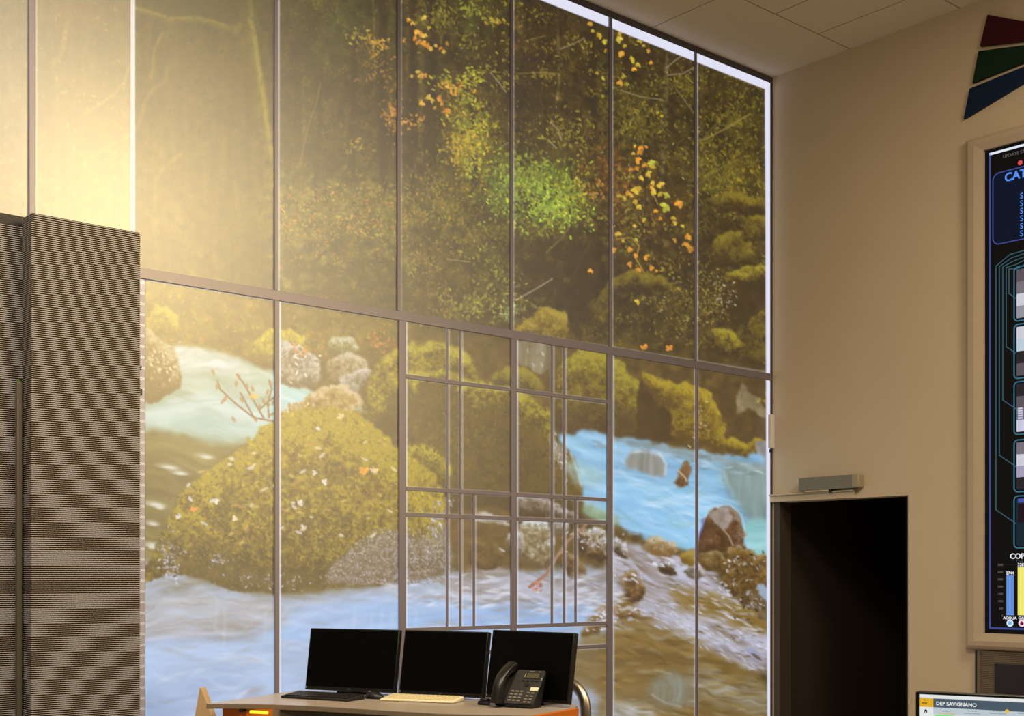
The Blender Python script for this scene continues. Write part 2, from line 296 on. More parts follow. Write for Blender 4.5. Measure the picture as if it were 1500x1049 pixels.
    s.fill([(1062, 420), (1126, 414), (1126, 448), (1094, 466), (1064, 452)], (44, 31, 12), (62, 46, 18), alpha=.85)
    s.fill([(1056, 320), (1084, 326), (1086, 336), (1052, 340)], (44, 31, 12), alpha=.7)
    cloud(1060, 432, 12, 10, 40, [(190, 180, 150), (150, 132, 86)], 2, 5); cloud(740, 455, 8, 6, 14, [(160, 170, 110)])
    for x, y in [(943, 511), (980, 512), (944, 528)]: s.maple(x, y, 8, -1.5, (220, 140, 42))
    # ================= the stream
    s.fill([(200, 470), (600, 480), (760, 495), (1126, 545), (1126, 1095), (200, 1095)], (70, 52, 22), (104, 82, 36), soft=6, smooth=False)
    s.fill([(-60, 330), (205, 400), (205, 1095), (-60, 1095)], (104, 88, 38), (130, 112, 52), smooth=False)
    s.fill([(200, 405), (400, 440), (590, 470), (590, 500), (480, 520), (400, 530), (200, 520)], (84, 66, 24), (124, 104, 36), soft=5)
    s.ref = s.im.copy(); s.leaves(900, (200, 410, 590, 520), 3, 7, (.7, 1.5), a=.7)
    P = [(214, 470), (232, 448), (256, 456), (262, 480), (244, 494), (214, 490)]; s.rock(P, (96, 78, 22), (140, 122, 30), (176, 156, 44), depth=6)
    P = [(366, 520), (384, 488), (420, 482), (446, 494), (440, 520), (400, 530)]; s.rock(P, (100, 82, 22), (150, 132, 32), (184, 166, 46), depth=6); s.moss(150, P, [(180, 162, 46), (150, 130, 34)])
    # left pool and fall
    s.flow([(205, 516), (256, 508), (330, 520), (410, 548), (462, 578), (445, 596), (400, 622), (330, 664), (205, 664)], (112, 130, 110), (168, 190, 178), .12, (90, 12), gam=.9)
    s.flow([(210, 600), (290, 578), (370, 588), (405, 600), (360, 640), (205, 622)], (142, 174, 168), (188, 208, 214), .05, (80, 10), alpha=.85, soft=6)
    s.flow([(256, 508), (330, 520), (370, 540), (330, 548), (262, 540)], (156, 168, 162), (200, 208, 212), .1, alpha=.85, soft=3)
    s.flow([(405, 560), (462, 578), (440, 592), (405, 606)], (146, 186, 184), (182, 216, 220), .3, soft=3)
    s.flow([(205, 640), (330, 655), (370, 640), (310, 690), (260, 750), (235, 830), (205, 840)], (92, 78, 40), (130, 118, 66), .1, (70, 9), soft=4)
    for x, y, L in [(246, 683, 40), (262, 692, 34), (226, 738, 36), (232, 742, 20), (222, 766, 26), (224, 797, 30), (220, 800, 22), (300, 668, 30)]:
        s.stamp(x, y, L*1.3, 12, .15, (196, 198, 190), .6, 0, True); s.stamp(x+3, y+2, L*.8, 7, .1, (216, 218, 214), .7, 0, True)
    P = [(205, 486), (236, 494), (258, 520), (266, 550), (254, 574), (205, 584)]; s.rock(P, (84, 60, 26), (112, 88, 42), (164, 150, 110), depth=10)
    cloud(236, 528, 14, 14, 60, [(196, 186, 160), (170, 160, 130)], 3, 7); cloud(226, 560, 14, 10, 40, [(104, 78, 36)], 4, 8)
    # stones between pool and mossy rock
    GY = ((92, 78, 58), (146, 136, 122), (186, 182, 178))
    for P, c in [([(405, 508), (424, 502), (448, 514), (470, 536), (466, 560), (430, 566), (405, 556)], GY), ([(480, 500), (505, 490), (524, 500), (520, 520), (486, 520)], ((84, 76, 44), (130, 122, 80), (176, 176, 156))),
                 ([(484, 524), (512, 516), (538, 530), (530, 556), (500, 570), (480, 552)], ((84, 66, 40), (136, 118, 84), (178, 168, 146))), ([(500, 556), (530, 540), (545, 548), (520, 580), (500, 578)], GY),
                 ([(405, 606), (440, 588), (468, 570), (498, 562), (520, 574), (536, 592), (545, 620), (500, 630), (430, 614)], ((112, 82, 32), (150, 120, 62), (190, 174, 140))),
                 ([(516, 604), (540, 590), (562, 596), (582, 618), (594, 640), (590, 656), (560, 636), (528, 616)], ((66, 52, 28), (96, 80, 44), (150, 150, 122)))]:
        s.rock(P, *c, depth=6)
    cloud(440, 524, 16, 12, 50, [(200, 196, 194), (120, 104, 84)], 3, 8); cloud(560, 504, 16, 7, 60, [(176, 96, 40), (160, 112, 50)]); cloud(445, 512, 12, 5, 24, [(178, 112, 54)]); cloud(584, 604, 5, 7, 22, [(206, 118, 34)])
    cloud(440, 600, 22, 8, 40, [(186, 172, 140), (150, 128, 82)], 4, 9)
    # dark rock with moss cape (middle)
    MR = [(533, 592), (545, 545), (568, 520), (600, 504), (645, 502), (675, 512), (692, 535), (702, 558), (745, 562), (780, 584), (803, 604), (812, 640), (835, 665), (848, 708), (854, 765), (800, 775), (740, 770), (650, 765), (600, 705), (560, 634)]
    s.rock(MR, (58, 42, 16), (86, 66, 24), (104, 84, 28), depth=26, tw=.4)
    for C, k in [([(533, 596), (546, 545), (570, 519), (600, 504), (645, 502), (676, 512), (694, 536), (706, 566), (690, 560), (660, 545), (620, 552), (590, 575), (566, 600), (545, 620)], 700),
                 ([(590, 555), (630, 540), (670, 548), (690, 566), (640, 560), (600, 585)], 200), ([(672, 562), (720, 560), (752, 566), (784, 584), (804, 604), (810, 650), (796, 640), (770, 618), (742, 606), (716, 600), (690, 610)], 420),
                 ([(590, 660), (606, 650), (640, 662), (660, 690), (650, 710), (620, 690)], 150)]:
        s.rock(C, (74, 58, 18), (124, 108, 26), (166, 152, 40), depth=8, warp=6, soft=2, tw=.8); s.moss(k, C, [(168, 152, 42), (120, 104, 26), (84, 66, 20)])
    cloud(700, 640, 40, 30, 260, [(96, 78, 26), (110, 92, 30), (66, 48, 18)]); cloud(640, 640, 30, 20, 120, [(92, 74, 26), (110, 90, 30)]); cloud(760, 690, 40, 24, 160, [(70, 52, 20), (86, 66, 26)])
    s.fill([(803, 640), (820, 655), (838, 690), (848, 720), (836, 700), (815, 672)], (126, 116, 100), (176, 170, 166), soft=2, alpha=.7); cloud(822, 668, 8, 12, 34, [(196, 190, 196), (150, 140, 130)], 2, 6)
    # slate and boulders over the door
    s.fill([(757, 500), (800, 499), (807, 522), (797, 548), (775, 540), (760, 528)], (92, 80, 50), (150, 142, 116), NV, soft=1); cloud(790, 520, 8, 12, 26, [(176, 172, 160), (126, 116, 84)], 3, 8, 1.4)
    P = [(722, 560), (734, 540), (750, 534), (780, 545), (798, 570), (790, 580), (750, 568)]; s.rock(P, (64, 48, 18), (112, 96, 28), (142, 126, 36), depth=7); s.moss(130, P, [(142, 126, 36), (100, 84, 26)])
    P = [(810, 584), (818, 545), (838, 520), (866, 511), (895, 520), (922, 542), (938, 568), (942, 616), (934, 650), (880, 648), (830, 646), (812, 620)]
    s.rock(P, (60, 42, 16), (106, 88, 24), (152, 138, 38), depth=18, bias=.03); s.moss(700, P[:8]+[(900, 590), (840, 580)], [(150, 136, 38), (116, 98, 26), (88, 68, 20)])
    s.fill([(822, 600), (860, 590), (900, 600), (934, 600), (934, 648), (880, 646), (830, 644)], (60, 42, 17), (86, 64, 26), soft=9, alpha=.8)
    cloud(860, 612, 34, 14, 160, [(70, 50, 20), (96, 76, 26)], 2.5, 6)
    s.fill([(940, 556), (968, 580), (988, 612), (984, 646), (938, 646)], (58, 40, 16), (76, 54, 22))
    P = [(940, 546), (975, 558), (1012, 562), (1044, 580), (1060, 612), (1062, 654), (1040, 656), (984, 640), (986, 612), (960, 588)]
    s.rock(P, (84, 62, 18), (128, 106, 24), (164, 142, 34), depth=9); s.moss(480, P, [(164, 142, 34), (128, 106, 26), (150, 120, 60), (96, 72, 24)]); cloud(1024, 610, 10, 18, 40, [(190, 170, 130), (176, 120, 60), (160, 140, 100)], 3, 6)
    s.fill([(1044, 576), (1066, 560), (1126, 560), (1126, 650), (1090, 650), (1062, 620)], (66, 48, 20), (88, 66, 30))
    s.fill([(1078, 604), (1082, 568), (1090, 564), (1106, 580), (1126, 606), (1116, 612), (1100, 600)], (104, 90, 60), (144, 130, 100), soft=1); cloud(1118, 586, 5, 4, 12, [(160, 140, 44)])
    P = [(1058, 656), (1070, 642), (1092, 650), (1112, 642), (1126, 648), (1126, 676), (1090, 670)]; s.rock(P, (76, 58, 18), (124, 104, 26), (160, 138, 36), depth=5); s.fill([(1108, 648), (1126, 650), (1126, 676), (1112, 672)], (116, 112, 110), (150, 146, 150))
    # right-hand river
    RV = [(816, 642), (836, 636), (858, 631), (895, 640), (950, 648), (1020, 662), (1080, 668), (1126, 682), (1126, 840), (1090, 830), (1060, 800), (1020, 806), (960, 796), (900, 768), (858, 752), (852, 706), (836, 666)]
    s.flow(RV, (106, 158, 194), (152, 202, 238), .22, (80, 12), gam=.8)
    s.flow([(895, 700), (960, 706), (1020, 716), (1060, 740), (1040, 800), (960, 785), (900, 755)], (126, 184, 226), (154, 208, 244), .25, (90, 14), soft=8, alpha=.85)
    s.streaks(RV, 420, [(184, 220, 246), (160, 206, 240), (112, 156, 186), (206, 230, 248), (130, 176, 170)], .22, 20, 70, .22, .16)
    s.fill([(880, 641), (950, 648), (1020, 662), (1126, 684), (1126, 692), (1020, 672), (940, 656)], (104, 116, 112), (150, 166, 172), NH, soft=2, alpha=.8)
    s.fill([(856, 740), (880, 745), (905, 760), (900, 772), (858, 754)], (116, 132, 84), (150, 170, 120), soft=4, alpha=.8)
    s.fill([(830, 676), (870, 684), (890, 700), (850, 710)], (140, 176, 170), (166, 202, 206), soft=5, alpha=.6)
    s.fill([(1056, 696), (1064, 680), (1090, 680), (1126, 688), (1126, 762), (1098, 766), (1080, 740)], (108, 126, 120), (142, 164, 160), NV, soft=5, alpha=.9)
    s.flow([(1085, 770), (1126, 764), (1126, 826), (1104, 818)], (116, 176, 176), (166, 216, 222), .0, soft=3)
    s.fill([(916, 684), (926, 664), (946, 660), (966, 664), (974, 680), (972, 700), (950, 694)], (116, 118, 110), (156, 156, 150), NV, soft=2, alpha=.95); s.line([(966, 664), (976, 680), (974, 698)], 6, (220, 232, 244), .35, soft=True)
    s.line([(976, 668), (988, 690), (984, 700)], 12, (150, 176, 216), .15, soft=True)
    s.fill([(988, 708), (998, 684), (1007, 674), (1012, 684), (1008, 712)], (84, 54, 26), (140, 104, 66), soft=1); s.line([(994, 690), (1004, 700), (1006, 706)], 1.6, (180, 160, 130), .8)
    s.line([(836, 664), (846, 690), (852, 715)], 6, (196, 222, 236), .3, soft=True)
    for Q in ([(945, 768), (985, 780), (1010, 796)], [(905, 690), (960, 700), (1000, 716)], [(1020, 672), (1060, 690), (1075, 730)]): s.line(Q, 8, (206, 228, 244), .14, soft=True)
    # lower water
    s.flow([(200, 836), (300, 850), (400, 868), (590, 852), (660, 836), (760, 838), (895, 850), (895, 1095), (200, 1095)], (124, 122, 116), (168, 190, 226), -.03, (80, 13), gam=.8, soft=4)
    s.flow([(410, 905), (470, 884), (560, 876), (590, 880), (700, 868), (800, 880), (895, 910), (895, 940), (410, 945)], (136, 172, 222), (164, 198, 240), -.03, (70, 14), soft=10, alpha=.85)
    s.flow([(200, 945), (300, 930), (405, 950), (470, 945), (470, 1040), (200, 1095)], (140, 162, 202), (172, 198, 236), -.05, (70, 18), soft=12, alpha=.8)
    s.flow([(200, 880), (300, 872), (405, 886), (400, 925), (200, 930)], (140, 132, 122), (178, 182, 196), -.03, (80, 7), soft=6, alpha=.8)
    for x0, y0, x1, y1 in [(210, 885, 290, 880), (240, 878, 400, 890), (215, 935, 330, 928), (420, 890, 500, 880), (600, 880, 640, 868), (230, 1000, 300, 980), (330, 960, 400, 975)]:
        s.line([(x0, y0), ((x0+x1)/2, (y0+y1)/2-3), (x1, y1)], 9, (214, 222, 236), .16, soft=True)
    s.streaks([(205, 850), (400, 872), (590, 858), (760, 842), (895, 856), (895, 1090), (205, 1090)], 900, [(188, 204, 236), (168, 196, 238), (146, 142, 138), (156, 164, 186), (206, 216, 240)], -.04, 20, 80, .22, .16)
    for x in (318, 330, 390, 520, 545, 560, 575, 610): s.line([(x, 880+r.uniform(0, 20)), (x-3, 925+r.uniform(0, 40))], 9, (200, 224, 242), .1, soft=True)
    s.stamp(372, 1012, 46, 16, -.3, (158, 148, 156), .6, 0, True); s.stamp(356, 1016, 30, 8, -.5, (206, 210, 232), .6, 0, True)
    # great mossy boulder
    GB = [(212, 830), (236, 790), (254, 742), (280, 706), (330, 672), (378, 634), (404, 612), (436, 600), (484, 597), (522, 606), (560, 634), (592, 662), (630, 690), (652, 728), (656, 764), (668, 792), (662, 834), (592, 850), (480, 860), (404, 868), (336, 862), (290, 846), (250, 842), (212, 852)]
    s.rock(GB, (56, 40, 10), (106, 86, 16), (154, 134, 26), depth=40, bias=.12, tw=.75, warp=5)
    s.moss(6500, GB, [(158, 142, 28), (122, 104, 22), (84, 66, 14), (186, 168, 38)], 2.5, 6, (.7, 1.25))
    s.fill([(250, 828), (330, 822), (420, 838), (480, 838), (560, 830), (560, 856), (400, 868), (300, 850)], (70, 54, 20), (112, 92, 34), soft=8, alpha=.7)
    cloud(470, 780, 40, 26, 260, [(84, 66, 22), (70, 54, 20)]); cloud(330, 770, 50, 30, 200, [(92, 74, 24), (78, 60, 20)])
    P = [(455, 790), (480, 772), (510, 780), (514, 806), (490, 822), (462, 816)]; s.moss(260, P, [(186, 170, 46), (166, 150, 40)])
    P = [(590, 716), (645, 722), (654, 750), (640, 790), (610, 782), (592, 770)]; s.moss(420, P, [(190, 176, 46), (170, 152, 38)])
    LIC = [(164, 160, 168), (128, 118, 116), (186, 184, 196), (84, 70, 52), (104, 90, 70)]
    s.fill([(480, 836), (520, 800), (560, 778), (590, 780), (630, 790), (652, 764), (668, 792), (664, 836), (592, 852), (500, 858)], (92, 78, 58), (142, 134, 130), s.N3, soft=3, alpha=.85)
    for _ in range(1500):
        x = r.uniform(475, 668); y = r.uniform(775, 856)
        if (x-475)/90+(y-775)/90 < .75: continue
        s.stamp(x, y, r.uniform(2, 4.5), r.uniform(1.5, 2.6), r.uniform(0, 3.1), LIC[int(r.integers(5))], .55)
    cloud(248, 816, 10, 18, 90, LIC[:3], 3, 6); cloud(390, 850, 40, 7, 90, LIC, 2, 6); cloud(318, 820, 8, 5, 24, LIC[:3]); cloud(640, 770, 10, 24, 80, LIC[:3]+[(150, 140, 120)], 3, 8, 1.3)
    for _ in range(70):
        x = r.uniform(270, 590); y = r.uniform(640, 800)
        if y < 640+(405-x)*.45: continue
        s.stamp(x, y, r.uniform(6, 13), r.uniform(3, 5), r.uniform(-.9, .9), np.array([(206, 196, 170), (178, 152, 84), (196, 188, 186), (160, 120, 62)][int(r.integers(4))]), .85)
    for x, y, q, c in [(536, 692, 10, (222, 152, 48)), (548, 690, 8, (226, 190, 130)), (475, 708, 7, (214, 208, 204)), (440, 740, 8, (206, 198, 190)), (446, 775, 7, (200, 190, 170)), (462, 692, 6, (206, 200, 196)), (468, 628, 6, (206, 202, 198)), (282, 748, 8, (204, 130, 56)), (316, 732, 7, (214, 206, 196)), (278, 732, 6, (206, 202, 206)), (262, 758, 6, (206, 204, 210)), (500, 612, 8, (196, 176, 130)), (345, 762, 8, (206, 190, 156))]:
        s.maple(x, y, q, r.uniform(0, 6), c)
    # twig bush over the pool
    TW = (112, 84, 62)
    for P in ([(404, 618), (372, 612), (346, 592), (322, 570), (318, 556)], [(372, 612), (360, 590), (352, 575)], [(386, 612), (372, 588), (356, 560), (346, 548)], [(394, 612), (392, 590), (398, 570), (394, 556)], [(380, 600), (398, 584), (410, 580)]):
        s.line(P, 1.8, TW, .7)
    for x, y in [(318, 566), (326, 588), (330, 584), (342, 614), (354, 586), (374, 614), (350, 552), (362, 566), (370, 570), (386, 588), (396, 562), (392, 574), (312, 545), (346, 562), (380, 596), (400, 590)]:
        s.stamp(x, y, 9, 4.5, r.uniform(1, 2.2), (146, 100, 56), .75)
    s.maple(370, 580, 8, .5, (206, 160, 62))
    # foam running down to the right
    s.flow([(895, 800), (960, 806), (1030, 830), (1060, 850), (1126, 876), (1126, 985), (1060, 950), (1000, 915), (950, 905), (895, 920)], (124, 108, 92), (188, 190, 212), .38, (46, 8), soft=4)
    s.flow([(895, 880), (940, 878), (1010, 905), (1126, 1010), (1126, 1095), (895, 1095)], (112, 86, 38), (146, 128, 86), .15, (70, 9), gam=1.3, soft=6)
    s.flow([(930, 880), (975, 884), (1030, 915), (1080, 945), (1112, 962), (1114, 980), (1070, 968), (1010, 936), (950, 910)], (150, 146, 160), (200, 204, 226), .5, (30, 7), soft=5, alpha=.9)
    s.flow([(980, 866), (1040, 868), (1126, 890), (1126, 930), (1060, 912), (1000, 890)], (124, 96, 36), (150, 128, 70), .2, (60, 8), soft=5, alpha=.95)
    s.flow([(895, 1020), (930, 1008), (960, 1030), (960, 1095), (895, 1095)], (140, 138, 128), (190, 196, 204), .2, (40, 9), soft=6, alpha=.85)
    s.flow([(850, 940), (868, 900), (895, 882), (925, 886), (936, 900), (895, 905), (872, 925)], (116, 88, 44), (140, 114, 66), .2, soft=3)
    s.flow([(840, 955), (880, 925), (1000, 945), (1080, 985), (1080, 1060), (840, 1000)], (106, 82, 38), (134, 108, 56), .08, (80, 8), soft=6, alpha=.85)
    s.flow([(1000, 985), (1060, 985), (1126, 1010), (1126, 1045), (1040, 1030)], (110, 92, 56), (168, 168, 160), .2, (40, 6), soft=6, alpha=.8)
    FO = [(206, 206, 226), (222, 222, 240), (170, 164, 176), (120, 98, 62), (96, 74, 36), (186, 190, 220)]
    s.streaks([(895, 800), (960, 806), (1030, 830), (1060, 850), (1126, 876), (1126, 985), (1060, 950), (1000, 915), (950, 905), (895, 920)], 700, FO, .35, 8, 30)
    s.streaks([(930, 878), (975, 884), (1030, 915), (1080, 945), (1112, 962), (1114, 985), (1070, 972), (1010, 940), (950, 912)], 420, FO[:2]+[(176, 180, 214), (150, 140, 140)], .55, 6, 22)
    s.streaks([(895, 910), (940, 900), (1010, 930), (1126, 1010), (1126, 1095), (895, 1095)], 420, [(126, 98, 42), (150, 124, 66), (92, 70, 30), (160, 152, 130), (110, 84, 36)], .15, 14, 50)
    # stones and broken water before the door
    s.fill([(650, 756), (700, 745), (750, 752), (752, 830), (700, 845), (668, 836), (662, 800)], (76, 56, 26), (106, 80, 36), soft=2)
    s.fill([(690, 756), (708, 748), (736, 758), (748, 772), (730, 768), (700, 762)], (150, 140, 122), (190, 186, 184), soft=1, alpha=.9); cloud(718, 806, 10, 3, 14, [(206, 204, 210)], 4, 9, .4)
    for P, c in [([(757, 796), (762, 770), (780, 760), (800, 766), (812, 790), (804, 826), (780, 832), (764, 820)], ((92, 74, 46), (136, 122, 88), (196, 204, 206))), ([(742, 796), (752, 778), (766, 784), (768, 810), (750, 808)], GY), ([(800, 760), (812, 746), (826, 752), (832, 774), (812, 780)], ((96, 84, 62), (150, 142, 128), (190, 190, 194))),
                 ([(824, 826), (832, 812), (846, 816), (858, 840), (862, 858), (840, 856)], ((66, 44, 20), (104, 78, 40), (140, 118, 78))), ([(850, 786), (868, 772), (886, 780), (890, 800), (866, 806)], ((110, 92, 62), (158, 146, 122), (204, 206, 210))),
                 ([(905, 860), (912, 840), (928, 836), (941, 852), (942, 872), (924, 880)], ((70, 46, 22), (108, 80, 42), (150, 126, 90))), ([(962, 832), (974, 822), (990, 834), (992, 844), (972, 842)], ((54, 36, 20), (84, 64, 40), (190, 186, 190))), ([(942, 800), (956, 788), (980, 792), (992, 808), (962, 816)], ((120, 92, 50), (156, 132, 92), (190, 180, 160))),
                 ([(894, 800), (904, 786), (918, 798), (924, 818), (906, 814)], ((60, 44, 30), (130, 116, 106), (200, 200, 208)))]:
        s.rock(P, *c, depth=5)
    s.flow([(664, 845), (720, 832), (780, 838), (830, 846), (895, 836), (895, 880), (664, 880)], (130, 122, 118), (196, 200, 222), .05, (40, 7), soft=4, alpha=.9)
    BR = ((58, 38, 20), (98, 72, 40), (170, 158, 140))
    for P, c in [([(838, 780), (852, 774), (862, 790), (856, 806), (842, 800)], BR), ([(874, 806), (884, 800), (890, 816), (882, 826), (872, 818)], BR), ([(1000, 838), (1014, 826), (1030, 830), (1034, 842), (1012, 850)], ((96, 84, 70), (140, 128, 116), (200, 198, 204))),
                 ([(1030, 806), (1060, 808), (1060, 834), (1036, 836), (1024, 824)], ((84, 62, 26), (118, 92, 46), (150, 132, 96))), ([(996, 808), (1016, 808), (1022, 824), (1004, 828)], ((110, 84, 24), (140, 112, 36), (160, 136, 66))), ([(860, 800), (872, 796), (878, 812), (866, 818)], BR),
                 ([(852, 930), (868, 902), (894, 886), (922, 890), (936, 904), (900, 908), (872, 930)], ((96, 70, 32), (124, 96, 48), (176, 168, 160))), ([(680, 800), (700, 790), (730, 800), (738, 826), (700, 834)], ((66, 48, 22), (92, 70, 32), (116, 92, 48))),
                 ([(760, 726), (790, 730), (840, 750), (836, 762), (790, 752), (762, 748)], ((70, 54, 36), (112, 96, 80), (160, 152, 146)))]:
        s.rock(P, *c, depth=4)
    cloud(900, 905, 22, 5, 30, [(206, 206, 226), (150, 140, 140)], 3, 8, .2); cloud(926, 846, 9, 4, 14, [(206, 208, 224)], 4, 9, .8); cloud(975, 826, 9, 2.5, 12, [(210, 208, 216)], 4, 9, .5)
    cloud(870, 790, 20, 9, 60, [(196, 196, 206), (120, 100, 80), (160, 146, 126)], 3, 8)
    s.streaks([(590, 838), (660, 838), (760, 842), (895, 850), (895, 900), (590, 880)], 260, [(214, 220, 238), (230, 234, 246), (150, 140, 132), (184, 190, 214)], -.02, 10, 40)
    s.streaks([(870, 640), (960, 652), (1060, 672), (1126, 690), (1126, 700), (1040, 690), (960, 668), (880, 656)], 120, [(214, 230, 244), (96, 110, 112), (170, 196, 214)], .14, 16, 50, .3)
    s.streaks([(896, 690), (950, 706), (1010, 716), (1060, 730), (1040, 760), (950, 740)], 90, [(206, 232, 250), (186, 220, 246)], .2, 30, 80, .25, .12)
    s.line([(776, 860), (800, 842), (818, 812), (832, 792), (852, 776), (860, 766)], 4.5, (150, 112, 92), .85, 3); s.line([(818, 812), (828, 806)], 2, (166, 128, 104), .8)
    cloud(790, 858, 6, 4, 14, [(190, 120, 104)])
    s.flow([(950, 1000), (985, 985), (1010, 1000), (1016, 1030), (980, 1036), (955, 1022)], (120, 112, 92), (140, 152, 150), 1.5, (40, 8), soft=6, alpha=.8)
    s.line([(955, 1018), (975, 1030), (1000, 1036)], 5, (190, 184, 180), .25, soft=True); s.line([(960, 982), (985, 988)], 5, (176, 174, 156), .25, soft=True)
    for x, y in [(886, 905), (880, 912), (870, 920), (1065, 870), (1108, 950), (1090, 935)]: cloud(x, y, 8, 4, 8, [(206, 206, 220)], 4, 9, .3)
    P = [(1020, 806), (1024, 786), (1034, 756), (1048, 744), (1068, 741), (1084, 756), (1092, 790), (1094, 808), (1060, 806)]; s.rock(P, (74, 46, 22), (100, 68, 36), (140, 120, 100), depth=6, light=(-.6, -.8)); s.line([(1032, 760), (1022, 792)], 2.5, (84, 70, 160), .6)
    s.fill([(1036, 756), (1050, 745), (1066, 744), (1074, 762), (1062, 776), (1046, 764)], (130, 116, 108), (186, 178, 178), soft=1, alpha=.85); s.line([(1058, 774), (1068, 786), (1074, 800)], 2, (150, 132, 112), .6); s.line([(1020, 808), (1023, 784), (1034, 754), (1048, 741), (1069, 739), (1086, 754), (1094, 788)], 4, (200, 224, 244), .3, soft=True)
    P = [(1058, 840), (1064, 806), (1076, 798), (1096, 804), (1126, 822), (1126, 872), (1084, 876), (1060, 860)]; s.rock(P, (78, 56, 26), (114, 86, 40), (150, 124, 74), depth=7); cloud(1088, 826, 12, 12, 46, [(196, 192, 200), (66, 46, 24), (166, 156, 146)], 3, 7)
    s.fill([(1080, 872), (1126, 868), (1126, 910), (1100, 895)], (84, 62, 34), (126, 106, 76)); cloud(1096, 884, 14, 10, 40, [(176, 168, 166), (70, 50, 28)], 3, 7); s.fill([(1112, 856), (1126, 862), (1126, 884), (1114, 872)], (150, 166, 186), soft=1)
    cloud(1064, 862, 6, 5, 14, [(200, 196, 210)]); s.stamp(1063, 861, 8, 3, .4, (70, 56, 50), .8); s.stamp(1104, 957, 26, 11, .6, (150, 156, 186), .9); s.stamp(1108, 962, 18, 5, .6, (96, 76, 56), .8)
    return np.clip(s.im, 0, 255)
# ---------------------------------------------------------------- helpers
random.seed(5)
scn = bpy.context.scene
COL = scn.collection
F, HZ, EYE, CX = 1850., 845., 1.45, 750.         # focal length and horizon of the photograph, eye height
D1 = Vector((2150/F, 1, 0)).normalized()         # along the glazed wall, away to the right
N1 = Vector((D1.y, -D1.x, 0))                    # glazed wall, towards the room (and along the right wall)
PC = Vector(((1131-CX)/F*11.2, 11.2, 0))         # the corner of the two walls
ZC = 5.876                                       # ceiling height
Z = Vector((0, 0, 1))

def W(a, z, o=0.):                               # a = metres left of the corner, o = metres into the room
    return PC-D1*a+N1*o+Z*z
def Wp(px, py, o=0.):                            # the photograph's point on the plane o in front of the glazed wall
    u = (px-CX)/F; y = (PC.dot(N1)+o)/(u*N1.x+N1.y)
    return Vector((u*y, y, EYE+(HZ-py)/F*y))
def Wa(px, o=0.):
    return -(Wp(px, HZ, o)-PC).dot(D1)
def R(b, z, o=0.):                               # right wall: b = metres from the corner, o = out of the wall
    return PC+N1*b-D1*o+Z*z
def at(px, py, y):
    return Vector(((px-CX)/F*y, y, EYE+(HZ-py)/F*y))
def on(px, py, z):                               # point of a level surface at height z
    y = (EYE-z)*F/(py-HZ)
    return Vector(((px-CX)/F*y, y, z))

def s2l(c):
    c = np.asarray(c, float)/255.
    return np.where(c <= .04045, c/12.92, ((c+.055)/1.055)**2.4)
MATS = {}
def mat(name, rgb, rough=.5, metal=0., emit=0., emit_rgb=None, noise=0., nscale=40., bump=0., spec=.5, stretch=None):
    if name in MATS: return MATS[name]
    m = bpy.data.materials.new(name); m.use_nodes = True; nt = m.node_tree
    b = nt.nodes['Principled BSDF']; c = [float(v) for v in s2l(rgb)]+[1.]
    b.inputs['Base Color'].default_value = c
    b.inputs['Roughness'].default_value = rough; b.inputs['Metallic'].default_value = metal
    b.inputs['Specular IOR Level'].default_value = spec
    if emit:
        e = [float(v) for v in s2l(emit_rgb or rgb)]+[1.]
        b.inputs['Emission Color'].default_value = e; b.inputs['Emission Strength'].default_value = emit
    tc = nt.nodes.new('ShaderNodeTexCoord'); mp = nt.nodes.new('ShaderNodeMapping')
    mp.inputs['Scale'].default_value = stretch or (1, 1, 1)
    nz = nt.nodes.new('ShaderNodeTexNoise'); nz.inputs['Scale'].default_value = nscale; nz.inputs['Detail'].default_value = 4
    nt.links.new(tc.outputs['Object'], mp.inputs['Vector']); nt.links.new(mp.outputs['Vector'], nz.inputs['Vector'])
    if noise:
        mx = nt.nodes.new('ShaderNodeMix'); mx.data_type = 'RGBA'; mx.blend_type = 'MULTIPLY'
        mr = nt.nodes.new('ShaderNodeMapRange')
        mr.inputs['To Min'].default_value = 1-noise; mr.inputs['To Max'].default_value = 1+noise*.4
        nt.links.new(nz.outputs['Fac'], mr.inputs['Value'])
        mx.inputs['Factor'].default_value = 1
        mx.inputs['A'].default_value = c
        nt.links.new(mr.outputs['Result'], mx.inputs['B'])
        nt.links.new(mx.outputs['Result'], b.inputs['Base Color'])
    if bump:
        bp = nt.nodes.new('ShaderNodeBump'); bp.inputs['Strength'].default_value = bump; bp.inputs['Distance'].default_value = .002
        nt.links.new(nz.outputs['Fac'], bp.inputs['Height']); nt.links.new(bp.outputs['Normal'], b.inputs['Normal'])
    MATS[name] = m
    return m

